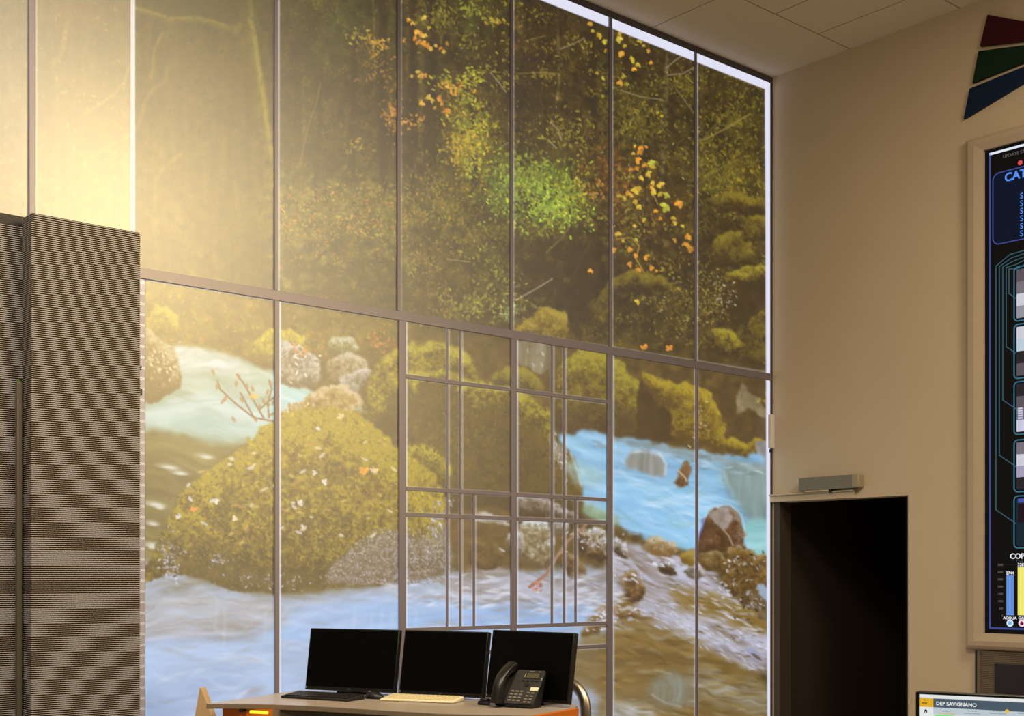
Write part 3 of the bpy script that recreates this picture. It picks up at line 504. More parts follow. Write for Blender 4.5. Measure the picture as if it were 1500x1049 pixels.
class MB:
    def __init__(s): s.v = []; s.f = []
    def hexa(s, p):                              # p: four points of one face, then the four opposite
        k = len(s.v); s.v += [Vector(q) for q in p]
        s.f += [[k+i for i in q] for q in ((3, 2, 1, 0), (4, 5, 6, 7), (0, 1, 5, 4), (1, 2, 6, 5), (2, 3, 7, 6), (3, 0, 4, 7))]
        return s
    def box(s, o, x, y, z):                      # a corner and three edge vectors
        return s.hexa([o, o+x, o+x+y, o+y, o+z, o+x+z, o+x+y+z, o+y+z])
    def cbox(s, c, x, y, z):                     # a centre and three edge vectors
        return s.box(c-(x+y+z)/2, x, y, z)
    def wbox(s, a0, a1, z0, z1, o0, o1):
        return s.box(W(a1, z0, o0), D1*(a1-a0), N1*(o1-o0), Z*(z1-z0))
    def rbox(s, b0, b1, z0, z1, o0, o1):
        return s.box(R(b0, z0, o0), N1*(b1-b0), -D1*(o1-o0), Z*(z1-z0))
    def prism(s, P, e):                          # a flat outline pushed along e
        k = len(s.v); n = len(P); s.v += [Vector(q) for q in P]+[Vector(q)+e for q in P]
        s.f.append([k+i for i in range(n)][::-1]); s.f.append([k+n+i for i in range(n)])
        for i in range(n): j = (i+1) % n; s.f.append([k+i, k+j, k+n+j, k+n+i])
        return s
    def tube(s, P, r, n=12, cap=True):
        k = len(s.v); P = [Vector(q) for q in P]; up = None; m = len(P)
        rr = r if isinstance(r, (list, tuple)) else [r]*m
        for i, p in enumerate(P):
            t = (P[min(i+1, m-1)]-P[max(i-1, 0)]).normalized()
            if up is None: up = t.orthogonal().normalized()
            up = (up-t*up.dot(t)).normalized(); q = t.cross(up)
            for j in range(n):
                a = 2*math.pi*j/n; s.v.append(p+(up*math.cos(a)+q*math.sin(a))*rr[i])
        for i in range(m-1):
            for j in range(n):
                l = (j+1) % n; s.f.append([k+i*n+j, k+i*n+l, k+(i+1)*n+l, k+(i+1)*n+j])
        if cap: s.f.append([k+j for j in range(n)][::-1]); s.f.append([k+(m-1)*n+j for j in range(n)])
        return s
    def cyl(s, a, b, r, n=20): return s.tube([a, b], r, n)
    def obj(s, name, m, parent=None, bevel=0., seg=2, smooth=False):
        me = bpy.data.meshes.new(name); o = bpy.data.objects.new(name, me); COL.objects.link(o)
        org = Vector((0, 0, 0))
        if parent is None and s.v:
            org = sum(s.v, Vector())/len(s.v); org.z = min(v.z for v in s.v)
        inv = parent.matrix_basis.inverted() if parent is not None else Matrix.Translation(-org)
        if parent is not None:
            ch = [parent]; q = parent.parent
            while q is not None: ch.append(q); q = q.parent
            M = Matrix()
            for q in reversed(ch): M = M @ q.matrix_basis
            inv = M.inverted()
        me.from_pydata([inv @ v for v in s.v], [], s.f)
        bm = bmesh.new(); bm.from_mesh(me); bmesh.ops.recalc_face_normals(bm, faces=bm.faces); bm.to_mesh(me); bm.free()
        o.location = org if parent is None else (0, 0, 0)
        if parent is not None: o.parent = parent
        if m: me.materials.append(m)
        if bevel:
            b = o.modifiers.new('Bevel', 'BEVEL'); b.width = bevel; b.segments = seg; b.limit_method = 'ANGLE'; b.angle_limit = .6
        if smooth or bevel:
            for p in me.polygons: p.use_smooth = True
            try: me.set_sharp_from_angle(angle=.7)
            except Exception: pass
        return o
def tag(o, label=None, cat=None, group=None, kind=None):
    if label: o['label'] = label
    if cat: o['category'] = cat
    if group: o['group'] = group
    if kind: o['kind'] = kind
    return o
def thing(name, loc, label, cat, group=None, kind=None, rot=None):
    o = bpy.data.objects.new(name, None); COL.objects.link(o); o.empty_display_size = .1
    o.location = loc
    if rot is not None: o.rotation_euler = rot
    return tag(o, label, cat, group, kind)
FONT_CACHE = {}
def text(name, body, pos, right, up, size, m, parent, lift=None, bold=0., align='LEFT', depth=.0006):
    """real lettering: a font curve made into a thin solid mesh"""
    c = bpy.data.curves.new(name, 'FONT'); c.body = body; c.size = size; c.align_x = align; c.extrude = depth; c.offset = bold*size
    c.resolution_u = 3
    t = bpy.data.objects.new(name+'_curve', c); COL.objects.link(t)
    dg = bpy.context.evaluated_depsgraph_get()
    me = bpy.data.meshes.new_from_object(t.evaluated_get(dg)); bpy.data.objects.remove(t); bpy.data.curves.remove(c)
    right = right.normalized(); nrm = right.cross(up).normalized(); up = nrm.cross(right).normalized()
    M = Matrix.Translation(pos) @ Matrix((right, up, nrm)).transposed().to_4x4()
    P = Matrix(); q = parent; ch = []
    while q is not None: ch.append(q); q = q.parent
    for q in reversed(ch): P = P @ q.matrix_basis
    me.transform(P.inverted() @ M); me.materials.clear(); me.materials.append(m); me.name = name
    o = bpy.data.objects.new(name, me); COL.objects.link(o); o.parent = parent
    return o

# ---------------------------------------------------------------- materials
M_wall = mat('warm_wall_paint', (206, 187, 160), .85, noise=.05, nscale=3., bump=.15, spec=.2)
M_ceil = mat('ceiling_tile', (232, 220, 200), .9, noise=.04, nscale=60., bump=.2, spec=.2)
M_gap = mat('ceiling_gap', (60, 50, 38), .9)
M_floor = mat('grey_floor', (156, 146, 134), .5, noise=.2, nscale=12.)
M_frame = mat('grey_window_metal', (124, 117, 126), .45, noise=.06, nscale=8.)
M_frame_dark = mat('dark_window_metal', (80, 74, 78), .5, noise=.06, nscale=8.)
M_rib = mat('ribbed_taupe_cladding', (148, 142, 138), .6, noise=.14, nscale=5., stretch=(1, 1, 30))
M_groove = mat('rib_groove_shade', (84, 70, 56), .8)  # darker taupe: the shade in the rib grooves is put into this colour
M_post = mat('olive_grey_metal', (100, 92, 76), .45, metal=.3, noise=.1)
M_black = mat('black_plastic', (13, 13, 13), .42, noise=.1)
M_blackm = mat('black_matt_plastic', (20, 19, 18), .6, noise=.15)
M_panel = mat('black_screen_glass', (5, 5, 5), .3, spec=.15)
M_desk = mat('grey_desk_laminate', (172, 158, 142), .3, noise=.06, nscale=14.)
M_deskedge = mat('taupe_desk_edge', (128, 112, 92), .45, noise=.08)
M_orange = mat('orange_desk_board', (206, 108, 24), .45, noise=.08)
M_leg = mat('dark_desk_metal', (70, 60, 46), .5, noise=.1)
M_beige = mat('beige_board', (186, 156, 116), .6, noise=.06)
M_steel = mat('brushed_steel', (176, 166, 150), .36, metal=1., noise=.08, nscale=20.)
M_cream = mat('cream_plastic', (242, 232, 196), .45, noise=.03)
M_silver = mat('silver_plastic', (150, 148, 142), .4, metal=.4)
M_closer = mat('closer_grey', (134, 126, 108), .45, metal=.25, noise=.05)
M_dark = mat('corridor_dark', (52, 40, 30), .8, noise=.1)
M_void = mat('corridor_black', (9, 8, 7), .9)
M_white = mat('white_plastic', (228, 224, 222), .4)
M_green = mat('green_plastic', (70, 110, 44), .5)
M_bezel = mat('screen_surround_paint', (188, 170, 146), .7, noise=.05, nscale=4., spec=.2)
M_red = mat('wine_red_plate', (62, 8, 24), .6, noise=.06, spec=.2)
M_grn = mat('dark_green_plate', (12, 42, 25), .6, noise=.06, spec=.2)
M_blu = mat('dark_blue_plate', (12, 34, 62), .6, noise=.06, spec=.2)
def glow(name, rgb, k=1.): return mat(name, (3, 3, 3), .6, emit=k, emit_rgb=rgb, spec=.05)

# ---------------------------------------------------------------- room shell
A_L, B_R = 8.6, 6.2
TZ0, TZ1 = 3.185, 3.247                          # the transom of the glazed wall
o = MB(); o.prism([W(A_L, 0, -.5), W(-.3, 0, -.5), R(B_R, 0, -.6), R(B_R, 0, 8.6)], Z*-.1)
tag(o.obj('floor', M_floor), 'grey floor of the control room', 'floor', kind='structure')
# ceiling of large tiles with open joints
ce = MB(); g = .006
ce.prism([W(A_L, ZC+.03, -.5), W(-.3, ZC+.03, -.5), R(B_R, ZC+.03, -.3), R(B_R, ZC+.03, 8.6)], Z*.08)
ceiling = ce.obj('ceiling', M_gap); tag(ceiling, 'suspended ceiling of large beige tiles', 'ceiling', kind='structure')
tl = MB()
rows = [(-.02, .806)]+[(.806+1.0*i, .806+1.0*(i+1)) for i in range(5)]
for ri, (o0, o1) in enumerate(rows):
    cuts = [-.02, 1.56, 3.1, 4.64, 6.18, 7.72, 8.6] if ri == 0 else [-.02, .447, 1.01, 2.14, 3.27, 4.4, 5.53, 6.66, 7.8, 8.6]
    for a0, a1 in zip(cuts, cuts[1:]):
        tl.wbox(a0+g, a1-g, ZC, ZC+.028, o0+g, o1-g)
tl.obj('ceiling_tiles', M_ceil, ceiling)

# right wall with the doorway and the screen niche
DZ, DB0, DB1 = 2.108, .02, 1.354                 # doorway: head height, left and right jamb
rw = MB()
rw.rbox(-.2, DB0, 0, ZC+.06, -.16, 0); rw.rbox(DB0, DB1, DZ, ZC+.06, -.16, 0)
rw.rbox(DB1, B_R, 0, ZC+.06, -.16, 0)
tag(rw.obj('wall_right', M_wall), 'plain beige wall with the dark doorway and the big screen', 'wall', kind='structure')
bw = MB(); bw.wbox(-.2, A_L, 0, ZC+.06, -.62, -.5)
M_brick = mat('white_brick', (226, 206, 204), .8)
nt = M_brick.node_tree; bk = nt.nodes.new('ShaderNodeTexBrick'); tc = nt.nodes.new('ShaderNodeTexCoord'); mp = nt.nodes.new('ShaderNodeMapping')
mp.inputs['Rotation'].default_value = (math.pi/2, 0, 0)
for k, c in (('Color1', (178, 172, 196)), ('Color2', (190, 190, 216)), ('Mortar', (214, 222, 246))):
    bk.inputs[k].default_value = [float(v) for v in s2l(c)]+[1]
for k, v in (('Scale', 1.), ('Brick Width', .22), ('Row Height', .062), ('Mortar Size', .008), ('Mortar Smooth', .2)): bk.inputs[k].default_value = v
nt.links.new(tc.outputs['Object'], mp.inputs['Vector']); nt.links.new(mp.outputs['Vector'], bk.inputs['Vector'])
nt.links.new(bk.outputs['Color'], nt.nodes['Principled BSDF'].inputs['Base Color'])
tag(bw.obj('wall_back', M_brick), 'white brick wall behind the glazing', 'wall', kind='structure')
# brick pier showing in the clear strip beside the mural
bp_ = MB(); bp_.wbox(Wa(212.5, .012), Wa(212.5, .012)+.45, 0, TZ0-.004, -.05, .012)
tag(bp_.obj('wall_pier', M_brick), 'white brick pier beside the lower left edge of the mural', 'wall', kind='structure')

# corridor behind the doorway
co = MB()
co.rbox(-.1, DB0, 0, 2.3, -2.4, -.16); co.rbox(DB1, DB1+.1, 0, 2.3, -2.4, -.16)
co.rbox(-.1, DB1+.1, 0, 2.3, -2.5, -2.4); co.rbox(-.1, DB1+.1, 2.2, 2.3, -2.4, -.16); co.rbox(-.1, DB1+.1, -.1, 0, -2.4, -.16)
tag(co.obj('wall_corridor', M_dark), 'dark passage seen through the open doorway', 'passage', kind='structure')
# frame of the doorway
d2 = thing('door_2', R(.68, 0, 0), 'open doorway into the dark passage in the beige wall', 'doorway', kind='structure')
j = MB(); j.rbox(DB0, .084, 0, DZ, -.16, .0); j.obj('jamb', mat('brown_jamb', (70, 58, 46), .6), d2)
j = MB(); j.rbox(DB1-.012, DB1, 0, DZ, -.16, .004); j.obj('jamb', M_black, d2)
j = MB(); j.rbox(0, .87, DZ, DZ+.055, 0, .035); j.obj('lintel_rail', M_wall, d2, bevel=.003)
j = MB(); j.rbox(0, .87, DZ+.055, DZ+.068, 0, .05); j.obj('rail_lip', M_wall, d2, bevel=.002)

# ---------------------------------------------------------------- glazed wall: frame
win = thing('window_1', W(3.5, 0, 0), 'grey metal frame of the tall glazed wall', 'window', kind='structure')
def wpart(name, a0, a1, z0, z1, o0=0., o1=.016, m=None, par=None, bev=.003):
    b = MB(); b.wbox(min(a0, a1), max(a0, a1), z0, z1, o0, o1); return b.obj(name, m or M_frame, par or win, bevel=bev)
wpart('head_rail', -.01, A_L, ZC-.055, ZC-.002, 0, .006, M_frame_dark)
wpart('jamb', -.012, .03, 0, ZC-.055, 0, .005, M_frame_dark)
wpart('mullion', Wa(194.2, .01), Wa(195.8, .01), TZ1, ZC-.055, 0, .008, M_white, bev=.001)
wpart('transom', .03, Wa(205, .016), TZ0, TZ1)
for p0, p1, z0, z1 in ((43, 52.5, TZ1, 0), (402.6, 407.6, TZ1, 0), (582.6, 587.6, TZ1, 0), (748, 752.2, TZ1, 0), (893, 897, TZ1, 0), (1018, 1021.2, TZ1, 0),
                       (403, 409.5, 0, TZ0), (1020, 1023.2, 0, TZ0)):
    wpart('mullion', Wa(p0, .016), Wa(p1, .016), z0, z1 or ZC-.055)
# glazed double door in the lower bays
dr = thing('door_1', W(3., 0, 0), 'grey framed glazed double door with thin glazing bars in the glazed wall', 'glazed door', kind='structure')
for p0, p1 in ((585.5, 595), (749.5, 757.5), (890.5, 898)):
    wpart('stile', Wa(p0, .02), Wa(p1, .02), 0, TZ0, 0, .02, par=dr)
al0, al1, ar0, ar1 = Wa(595, .014), Wa(749.5, .014), Wa(757.5, .014), Wa(890.5, .014)
for z in (2.813, 2.05, 1.873, 1.087):
    for q0, q1 in ((al0, al1), (ar0, ar1)): wpart('glazing_rail', q0, q1, z-.014, z+.014, 0, .014, par=dr, bev=.002)
for z in (.91, .12):
    for q0, q1 in ((al0, al1), (ar0, ar1)): wpart('glazing_rail', q0, q1, z-.014, z+.014, 0, .014, par=dr, bev=.002)
for px, zt in ((655.5, TZ0), (675, TZ0), (694.8, 2.036), (809, TZ0), (827, TZ0), (843.7, 2.036)):
    wpart('glazing_bar', Wa(px-1.4, .01), Wa(px+1.4, .01), 1.1, zt, 0, .01, par=dr, bev=.002)
# little contact box on the right jamb
cb = thing('contact_sensor', W(.06, 2.6, .03), 'small white contact box on the right jamb of the glazed wall', 'sensor')
b = MB(); b.wbox(.035, .085, 2.585, 2.88, .021, .055); b.obj('housing', M_white, cb, bevel=.004)
b = MB(); b.wbox(.05, .068, 2.548, 2.575, .021, .04); b.obj('cable_clip', M_black, cb)

# ---------------------------------------------------------------- the backlit mural
def build_mural():
    im = paint_forest()
    # bright edge reflections painted along the frame bars; unprinted white film round the edge
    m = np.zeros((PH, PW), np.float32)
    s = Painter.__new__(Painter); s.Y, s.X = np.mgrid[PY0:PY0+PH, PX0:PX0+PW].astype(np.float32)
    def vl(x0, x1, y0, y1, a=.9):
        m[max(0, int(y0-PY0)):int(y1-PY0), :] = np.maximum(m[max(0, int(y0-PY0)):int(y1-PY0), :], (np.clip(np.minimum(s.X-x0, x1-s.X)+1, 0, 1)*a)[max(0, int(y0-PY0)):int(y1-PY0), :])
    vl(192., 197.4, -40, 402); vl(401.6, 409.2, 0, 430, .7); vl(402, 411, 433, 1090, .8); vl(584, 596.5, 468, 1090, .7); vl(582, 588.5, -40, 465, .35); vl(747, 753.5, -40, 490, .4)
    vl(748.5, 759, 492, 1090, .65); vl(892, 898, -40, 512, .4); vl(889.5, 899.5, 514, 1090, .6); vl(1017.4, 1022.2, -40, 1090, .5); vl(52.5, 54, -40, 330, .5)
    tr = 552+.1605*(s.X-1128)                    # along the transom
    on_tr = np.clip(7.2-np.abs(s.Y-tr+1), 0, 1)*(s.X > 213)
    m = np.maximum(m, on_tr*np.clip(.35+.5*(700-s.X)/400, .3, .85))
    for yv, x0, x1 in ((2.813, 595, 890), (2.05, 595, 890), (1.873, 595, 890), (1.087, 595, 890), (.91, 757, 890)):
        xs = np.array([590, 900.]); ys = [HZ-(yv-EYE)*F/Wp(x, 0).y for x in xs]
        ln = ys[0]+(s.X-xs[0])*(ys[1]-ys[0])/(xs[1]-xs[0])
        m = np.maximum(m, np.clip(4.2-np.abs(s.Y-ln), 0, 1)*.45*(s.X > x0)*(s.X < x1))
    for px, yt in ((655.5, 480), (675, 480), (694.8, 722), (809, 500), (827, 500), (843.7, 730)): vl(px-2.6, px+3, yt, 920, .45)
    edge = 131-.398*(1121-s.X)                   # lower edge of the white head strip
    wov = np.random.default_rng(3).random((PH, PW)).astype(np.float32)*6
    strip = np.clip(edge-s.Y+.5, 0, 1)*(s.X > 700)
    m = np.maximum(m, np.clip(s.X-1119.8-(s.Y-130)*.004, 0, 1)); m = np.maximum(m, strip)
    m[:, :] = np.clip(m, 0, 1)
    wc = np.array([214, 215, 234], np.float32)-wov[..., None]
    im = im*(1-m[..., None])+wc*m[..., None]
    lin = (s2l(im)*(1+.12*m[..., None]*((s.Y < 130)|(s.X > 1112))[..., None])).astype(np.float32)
    root = thing('forest_mural', W(3.5, 0, 0), 'backlit photo mural of a mossy forest stream filling the glazed wall', 'mural')
    st = 1.25
    upper = [-240, 47.5, 194.8, 405.2, 585, 750, 895, 1019.5, 1131.5]
    lower = [213, 406, 590.5, 753.5, 894.5, 1021.5, 1131.5]
    def panel(x0, x1, up, mt):
        nx = max(2, int((x1-x0)/st)); xs = np.linspace(x0, x1, nx+1)
        # rows follow the transom so that panels meet behind it
        u = (xs-CX)/F; dep = PC.dot(N1)/(u*N1.x+N1.y)
        xt = HZ-(((TZ0+TZ1)/2)-EYE)*F/dep
        top = HZ-(ZC-.03-EYE)*F/dep if up else xt
        bot = xt if up else HZ-(.04-EYE)*F/dep
        n = int((bot-top).max()/st)
        tt = np.linspace(0, 1, n+1)[:, None]
        Yp = top[None]+(bot-top)[None]*tt; Xp = np.broadcast_to(xs[None], Yp.shape)
        dp = np.broadcast_to(dep[None], Yp.shape)
        P = np.stack([(Xp-CX)/F*dp, dp, EYE+(HZ-Yp)/F*dp], -1).reshape(-1, 3)
        fx = np.clip(np.abs(Xp-PX0), 0, PW-1.01); fy = np.abs(Yp-PY0); fy = np.clip(np.where(fy > PH-2, 2*(PH-2)-fy, fy), 0, PH-1.01); xi = fx.astype(int); yi = fy.astype(int)
        a = (fx-xi)[..., None]; c = (fy-yi)[..., None]
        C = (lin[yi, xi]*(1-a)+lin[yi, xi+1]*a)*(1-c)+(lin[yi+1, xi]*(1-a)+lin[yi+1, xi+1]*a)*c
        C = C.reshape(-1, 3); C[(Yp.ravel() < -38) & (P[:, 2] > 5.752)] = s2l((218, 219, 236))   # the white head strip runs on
        C = np.concatenate([C, np.ones((P.shape[0], 1))], 1).astype(np.float32)
        w = nx+1; i = (np.arange(n)[:, None]*w+np.arange(nx)[None]).ravel()
        Q = np.stack([i, i+w, i+w+1, i+1], 1).astype(np.int32)
        me = bpy.data.meshes.new('printed_panel'); org = np.array(root.location)
        me.vertices.add(len(P)); me.vertices.foreach_set('co', (P-org).astype(np.float32).ravel())
        me.loops.add(Q.size); me.loops.foreach_set('vertex_index', Q.ravel())
        me.polygons.add(len(Q)); me.polygons.foreach_set('loop_start', np.arange(0, Q.size, 4, dtype=np.int32)); me.polygons.foreach_set('loop_total', np.full(len(Q), 4, np.int32))
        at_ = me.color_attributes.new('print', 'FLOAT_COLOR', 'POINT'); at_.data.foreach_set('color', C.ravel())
        me.update(); me.validate()
        ob = bpy.data.objects.new('printed_panel', me); COL.objects.link(ob); ob.parent = root; me.materials.append(mt)
    def film(name, k):
        m_ = bpy.data.materials.new(name); m_.use_nodes = True; nt = m_.node_tree; nt.nodes.clear()
        out = nt.nodes.new('ShaderNodeOutputMaterial'); at_ = nt.nodes.new('ShaderNodeAttribute'); at_.attribute_name = 'print'
        em = nt.nodes.new('ShaderNodeEmission'); em.inputs['Strength'].default_value = BACKLIGHT
        gl = nt.nodes.new('ShaderNodeBsdfGlossy'); gl.distribution = 'GGX'; gl.inputs['Roughness'].default_value = HAZE_R
        gl.inputs['Color'].default_value = (k, k, k, 1)
        df = nt.nodes.new('ShaderNodeBsdfDiffuse'); df.inputs['Color'].default_value = (.02, .02, .02, 1)
        ad = nt.nodes.new('ShaderNodeAddShader'); ad2 = nt.nodes.new('ShaderNodeAddShader')
        nt.links.new(at_.outputs['Color'], em.inputs['Color']); nt.links.new(em.outputs[0], ad.inputs[0]); nt.links.new(gl.outputs[0], ad.inputs[1])
        nt.links.new(ad.outputs[0], ad2.inputs[0]); nt.links.new(df.outputs[0], ad2.inputs[1]); nt.links.new(ad2.outputs[0], out.inputs['Surface'])
        return m_
    f1 = film('backlit_print', HAZE_K); f0 = film('backlit_print_left_pane', HAZE_K*1.45)
    for i in range(8): panel(upper[i], upper[i+1], True, f0 if i < 2 else f1)
    for i in range(6): panel(lower[i], lower[i+1], False, f1)
BACKLIGHT, HAZE_R, HAZE_K = 1.0, .5, .15
build_mural()

# ---------------------------------------------------------------- ribbed partitions on the left
def ribbed(root, o, a0, a1, z1, end_depth, pitch=.0109):
    """fluted cladding: a sheet whose section along the height is a run of flat ribs and grooves"""
    b = MB(); n = int(z1/pitch); prof = []
    for i in range(n):
        z = i*z1/n; p = z1/n
        prof += [(z, -.004), (z+p*.1, .004), (z+p*.25, .006), (z+p*.45, .006), (z+p*.6, .003), (z+p*.66, -.004)]
    prof.append((z1, 0))
    # front face, then the left return
    k = len(prof)
    for (a, dn, da) in ((a0, 1, 0), (a1, 1, 1), (a1, 0, 1)):
        for z, d in prof:
            b.v.append(W(a+d*da, z, o+d if dn else o-end_depth))
    for c in range(2):
        for i in range(k-1): b.f.append([c*k+i, c*k+i+1, (c+1)*k+i+1, (c+1)*k+i])
    ob = b.obj('cladding', M_rib, root); ob.data.materials.append(M_groove)
    ob.data.polygons.foreach_set('material_index', [1 if i % 6 in (0, 4, 5) else 0 for _ in range(2) for i in range(k-1)])
    c = MB(); c.wbox(a0, a1, 0, z1, o-end_depth, o-.006); c.obj('core', M_groove, root)
    return ob
OF = .35; aR, aL = Wa(205, OF), Wa(47, OF)
ztop = sum((Wp(47, 313, OF).z, Wp(205, 340, OF).z))/2
pf = thing('ribbed_partition', W((aR+aL)/2, 0, OF), 'taupe horizontally ribbed partition standing before the left end of the mural', 'partition')
ribbed(pf, OF, aR, aL, ztop, .128)
b = MB(); b.wbox(aR-.012, aR, 1.95+.5, 2.5+.3, OF-.06, OF-.02)
b = MB(); h0 = Wp(206, 580, OF-.05).z; h1 = Wp(206, 537, OF-.05).z
b.wbox(aR-.014, aR+.002, h0, h1, OF-.07, OF-.03); b.wbox(aR-.024, aR, h0, h0+.035, OF-.08, OF-.02); b.wbox(aR-.02, aR, h1-.025, h1, OF-.08, OF-.02)
b.obj('handle', M_black, pf, bevel=.003)
OB = .21; aL2 = aL+2.2
pb = thing('ribbed_partition', W(aL+1., 0, OB), 'taupe ribbed partition set back at the left edge behind the olive post', 'partition')
zb = Wp(20, 330, OB).z
ribbed(pb, OB, aL-.06, aL2, zb, .12)
b = MB(); b.wbox(aL-.06, aL2, zb, Wp(20, 315, OB-.03).z, OB-.12, OB-.03); b.obj('shadow_gap', mat('shadow_gap_dark', (24, 19, 15), .7), pb)  # near-black strip painted in for the shadow gap above the set-back ribs
po = thing('metal_post', W(Wa(29.5, OB+.03), 0, OB+.03), 'slim olive metal post with a green tip against the set-back ribbed partition', 'post')
p0 = Wa(25.5, OB+.05); p1 = Wa(33., OB+.05); zt = Wp(29, 560, OB+.05).z
b = MB(); b.wbox(p1, p0, 0, zt, OB+.012, OB+.05); b.obj('shaft', M_post, po, bevel=.004)
b = MB(); b.wbox(p1+.008, p0-.006, zt, zt+.018, OB+.02, OB+.04); b.obj('tip', M_green, po, bevel=.004)

# ---------------------------------------------------------------- emblem, screen and cabinet on the right wall
em = thing('wall_emblem', R(2.2, 5., 0), 'wall emblem of three fanned plates, wine red, green and blue, above the big screen', 'emblem')
def blade(pts, m, lab):
    b = MB(); b.prism([R(x, z, .0) for x, z in pts], -D1*.03); o = b.obj('blade', m, em, bevel=.002); o['label'] = lab
blade([(2.052, 5.736), (1.99, 5.515), (2.328, 5.444), (2.9, 5.33), (2.9, 5.45), (2.328, 5.594)], M_red, 'wine red blade')
blade([(1.978, 5.482), (1.928, 5.251), (2.328, 5.28), (2.9, 5.31), (2.328, 5.413)], M_grn, 'dark green blade')
blade([(1.905, 5.215), (1.854, 4.992), (2.328, 5.127), (2.9, 5.29), (2.328, 5.250)], M_blu, 'dark blue blade')

SB0, SB1, SZ0, SZ1 = 2.033, 4.2, 1.02, 4.70      # lit face of the screen
sc = thing('video_screen', R(3., .89, 0), 'tall black video screen with blue graphics in a wide beige surround above the ribbed cabinet', 'screen')
FB0, FB1, FZ0, FZ1 = 1.877, 4.36, .893, 4.817
b = MB()
ring = lambda b0, b1, z0, z1, o_: [R(b0, z0, o_), R(b1, z0, o_), R(b1, z1, o_), R(b0, z1, o_)]
secs = [ring(FB0, FB1, FZ0, FZ1, 0), ring(FB0, FB1, FZ0, FZ1, .035), ring(FB0+.012, FB1-.012, FZ0+.01, FZ1-.01, .052), ring(FB0+.035, FB1-.035, FZ0+.03, FZ1-.03, .066),
        ring(SB0-.07, SB1+.07, SZ0-.06, SZ1+.055, .072), ring(SB0, SB1, SZ0, SZ1, .055), ring(SB0, SB1, SZ0, SZ1, .02)]
for S in secs: b.v += S
for i in range(len(secs)-1):
    for q in range(4): b.f.append([i*4+q, i*4+(q+1) % 4, (i+1)*4+(q+1) % 4, (i+1)*4+q])
b.obj('surround', M_bezel, sc)
b = MB(); b.rbox(SB0, SB1, SZ0, SZ1, .015, .03); disp = b.obj('display', mat('display_black', (6, 6, 6), .4, emit=1., emit_rgb=(13, 11, 10), spec=.1), sc)
LB = glow('blue_line', (62, 74, 142), 1.); LT = glow('teal_line', (52, 90, 102), 1.); LW = glow('white_line', (225, 232, 245), 1.)
TX = glow('blue_letters', (84, 140, 236), 1.1); TXD = glow('grey_letters', (92, 90, 90), 1.); TXW = glow('white_letters', (236, 238, 245), 1.)
def Rpx(px, py, o_=.031):                        # the photograph's point on the screen face
    u = (px-CX)/F; y = (PC.dot(D1)-o_)/(u*D1.x+D1.y)
    p = Vector((u*y, y, EYE+(HZ-py)/F*y)); return (p-PC).dot(N1), p.z
def rline(name, pts, w, m, o_=.031):
    """a thin drawn line on the screen made of short flat bars"""
    b = MB()
    for (b0, z0), (b1, z1) in zip(pts, pts[1:]):
        d = Vector((b1-b0, z1-z0)); L = d.length
        if L < 1e-6: continue
        d /= L; n = Vector((-d.y, d.x))*w/2; e = d*w*.4
        q = [(b0-e.x+n.x, z0-e.y+n.y), (b0-e.x-n.x, z0-e.y-n.y), (b1+e.x-n.x, z1+e.y-n.y), (b1+e.x+n.x, z1+e.y+n.y)]
        b.prism([R(x, z, o_) for x, z in q], -D1*.001)
    return b.obj(name, m, disp)
def rrect(b0, b1, z0, z1, r, n=5):
    P = []
    for cx, cz, t0 in ((b1-r, z1-r, 0), (b0+r, z1-r, 90), (b0+r, z0+r, 180), (b1-r, z0+r, 270)):
        for k in range(n+1):
            t = math.radians(t0+90*k/n); P.append((cx+r*math.cos(t), cz+r*math.sin(t)))
    return P+[P[0]]
iB0 = Rpx(1450, 400)[0]; iZ0 = Rpx(1450, 920)[1]; iZ1 = SZ1-.035
rline('screen_border', [(SB1-.05, iZ0), (iB0, iZ0), (iB0, iZ1)], .014, LB)
rline('screen_top_line', [(iB0, iZ1), (SB1-.05, iZ1)], .018, LW)
c0 = Rpx(1454.5, 300)[0]; cz1 = Rpx(1456, 255)[1]; cz0 = Rpx(1456, 359)[1]
rline('card_outline', rrect(c0, SB1-.1, cz0, cz1, .05), .008, LB)
b = MB(); b.prism([R(x, z, .0302) for x, z in rrect(c0, SB1-.1, cz0, cz1, .05)[:-1]], -D1*.0006); b.obj('card', glow('navy_card', (15, 22, 40), 1.), disp)
UPZ = Z; RT = N1
def T(name, body, px, py, size, m, bold=0., align='LEFT'):
    q = Rpx(px, py); return text(name, body, R(q[0], q[1], .032), RT, Z, size, m, disp, bold=bold, align=align)
T('caption', 'UPDATE STATUS', 1469, 232, .034, TXD)
T('heading', 'CAT', 1471.5, 266.5, .088, TX, .02)
for i in range(6): T('list_entry', 'S', 1494, 291.5+i*11, .06, TX)
q = Rpx(1494.5, 238.5); b = MB(); b.cyl(R(q[0], q[1], .031), R(q[0], q[1], .033), .018); b.obj('status_dot', glow('red_dot', (220, 80, 84), 1.), disp)
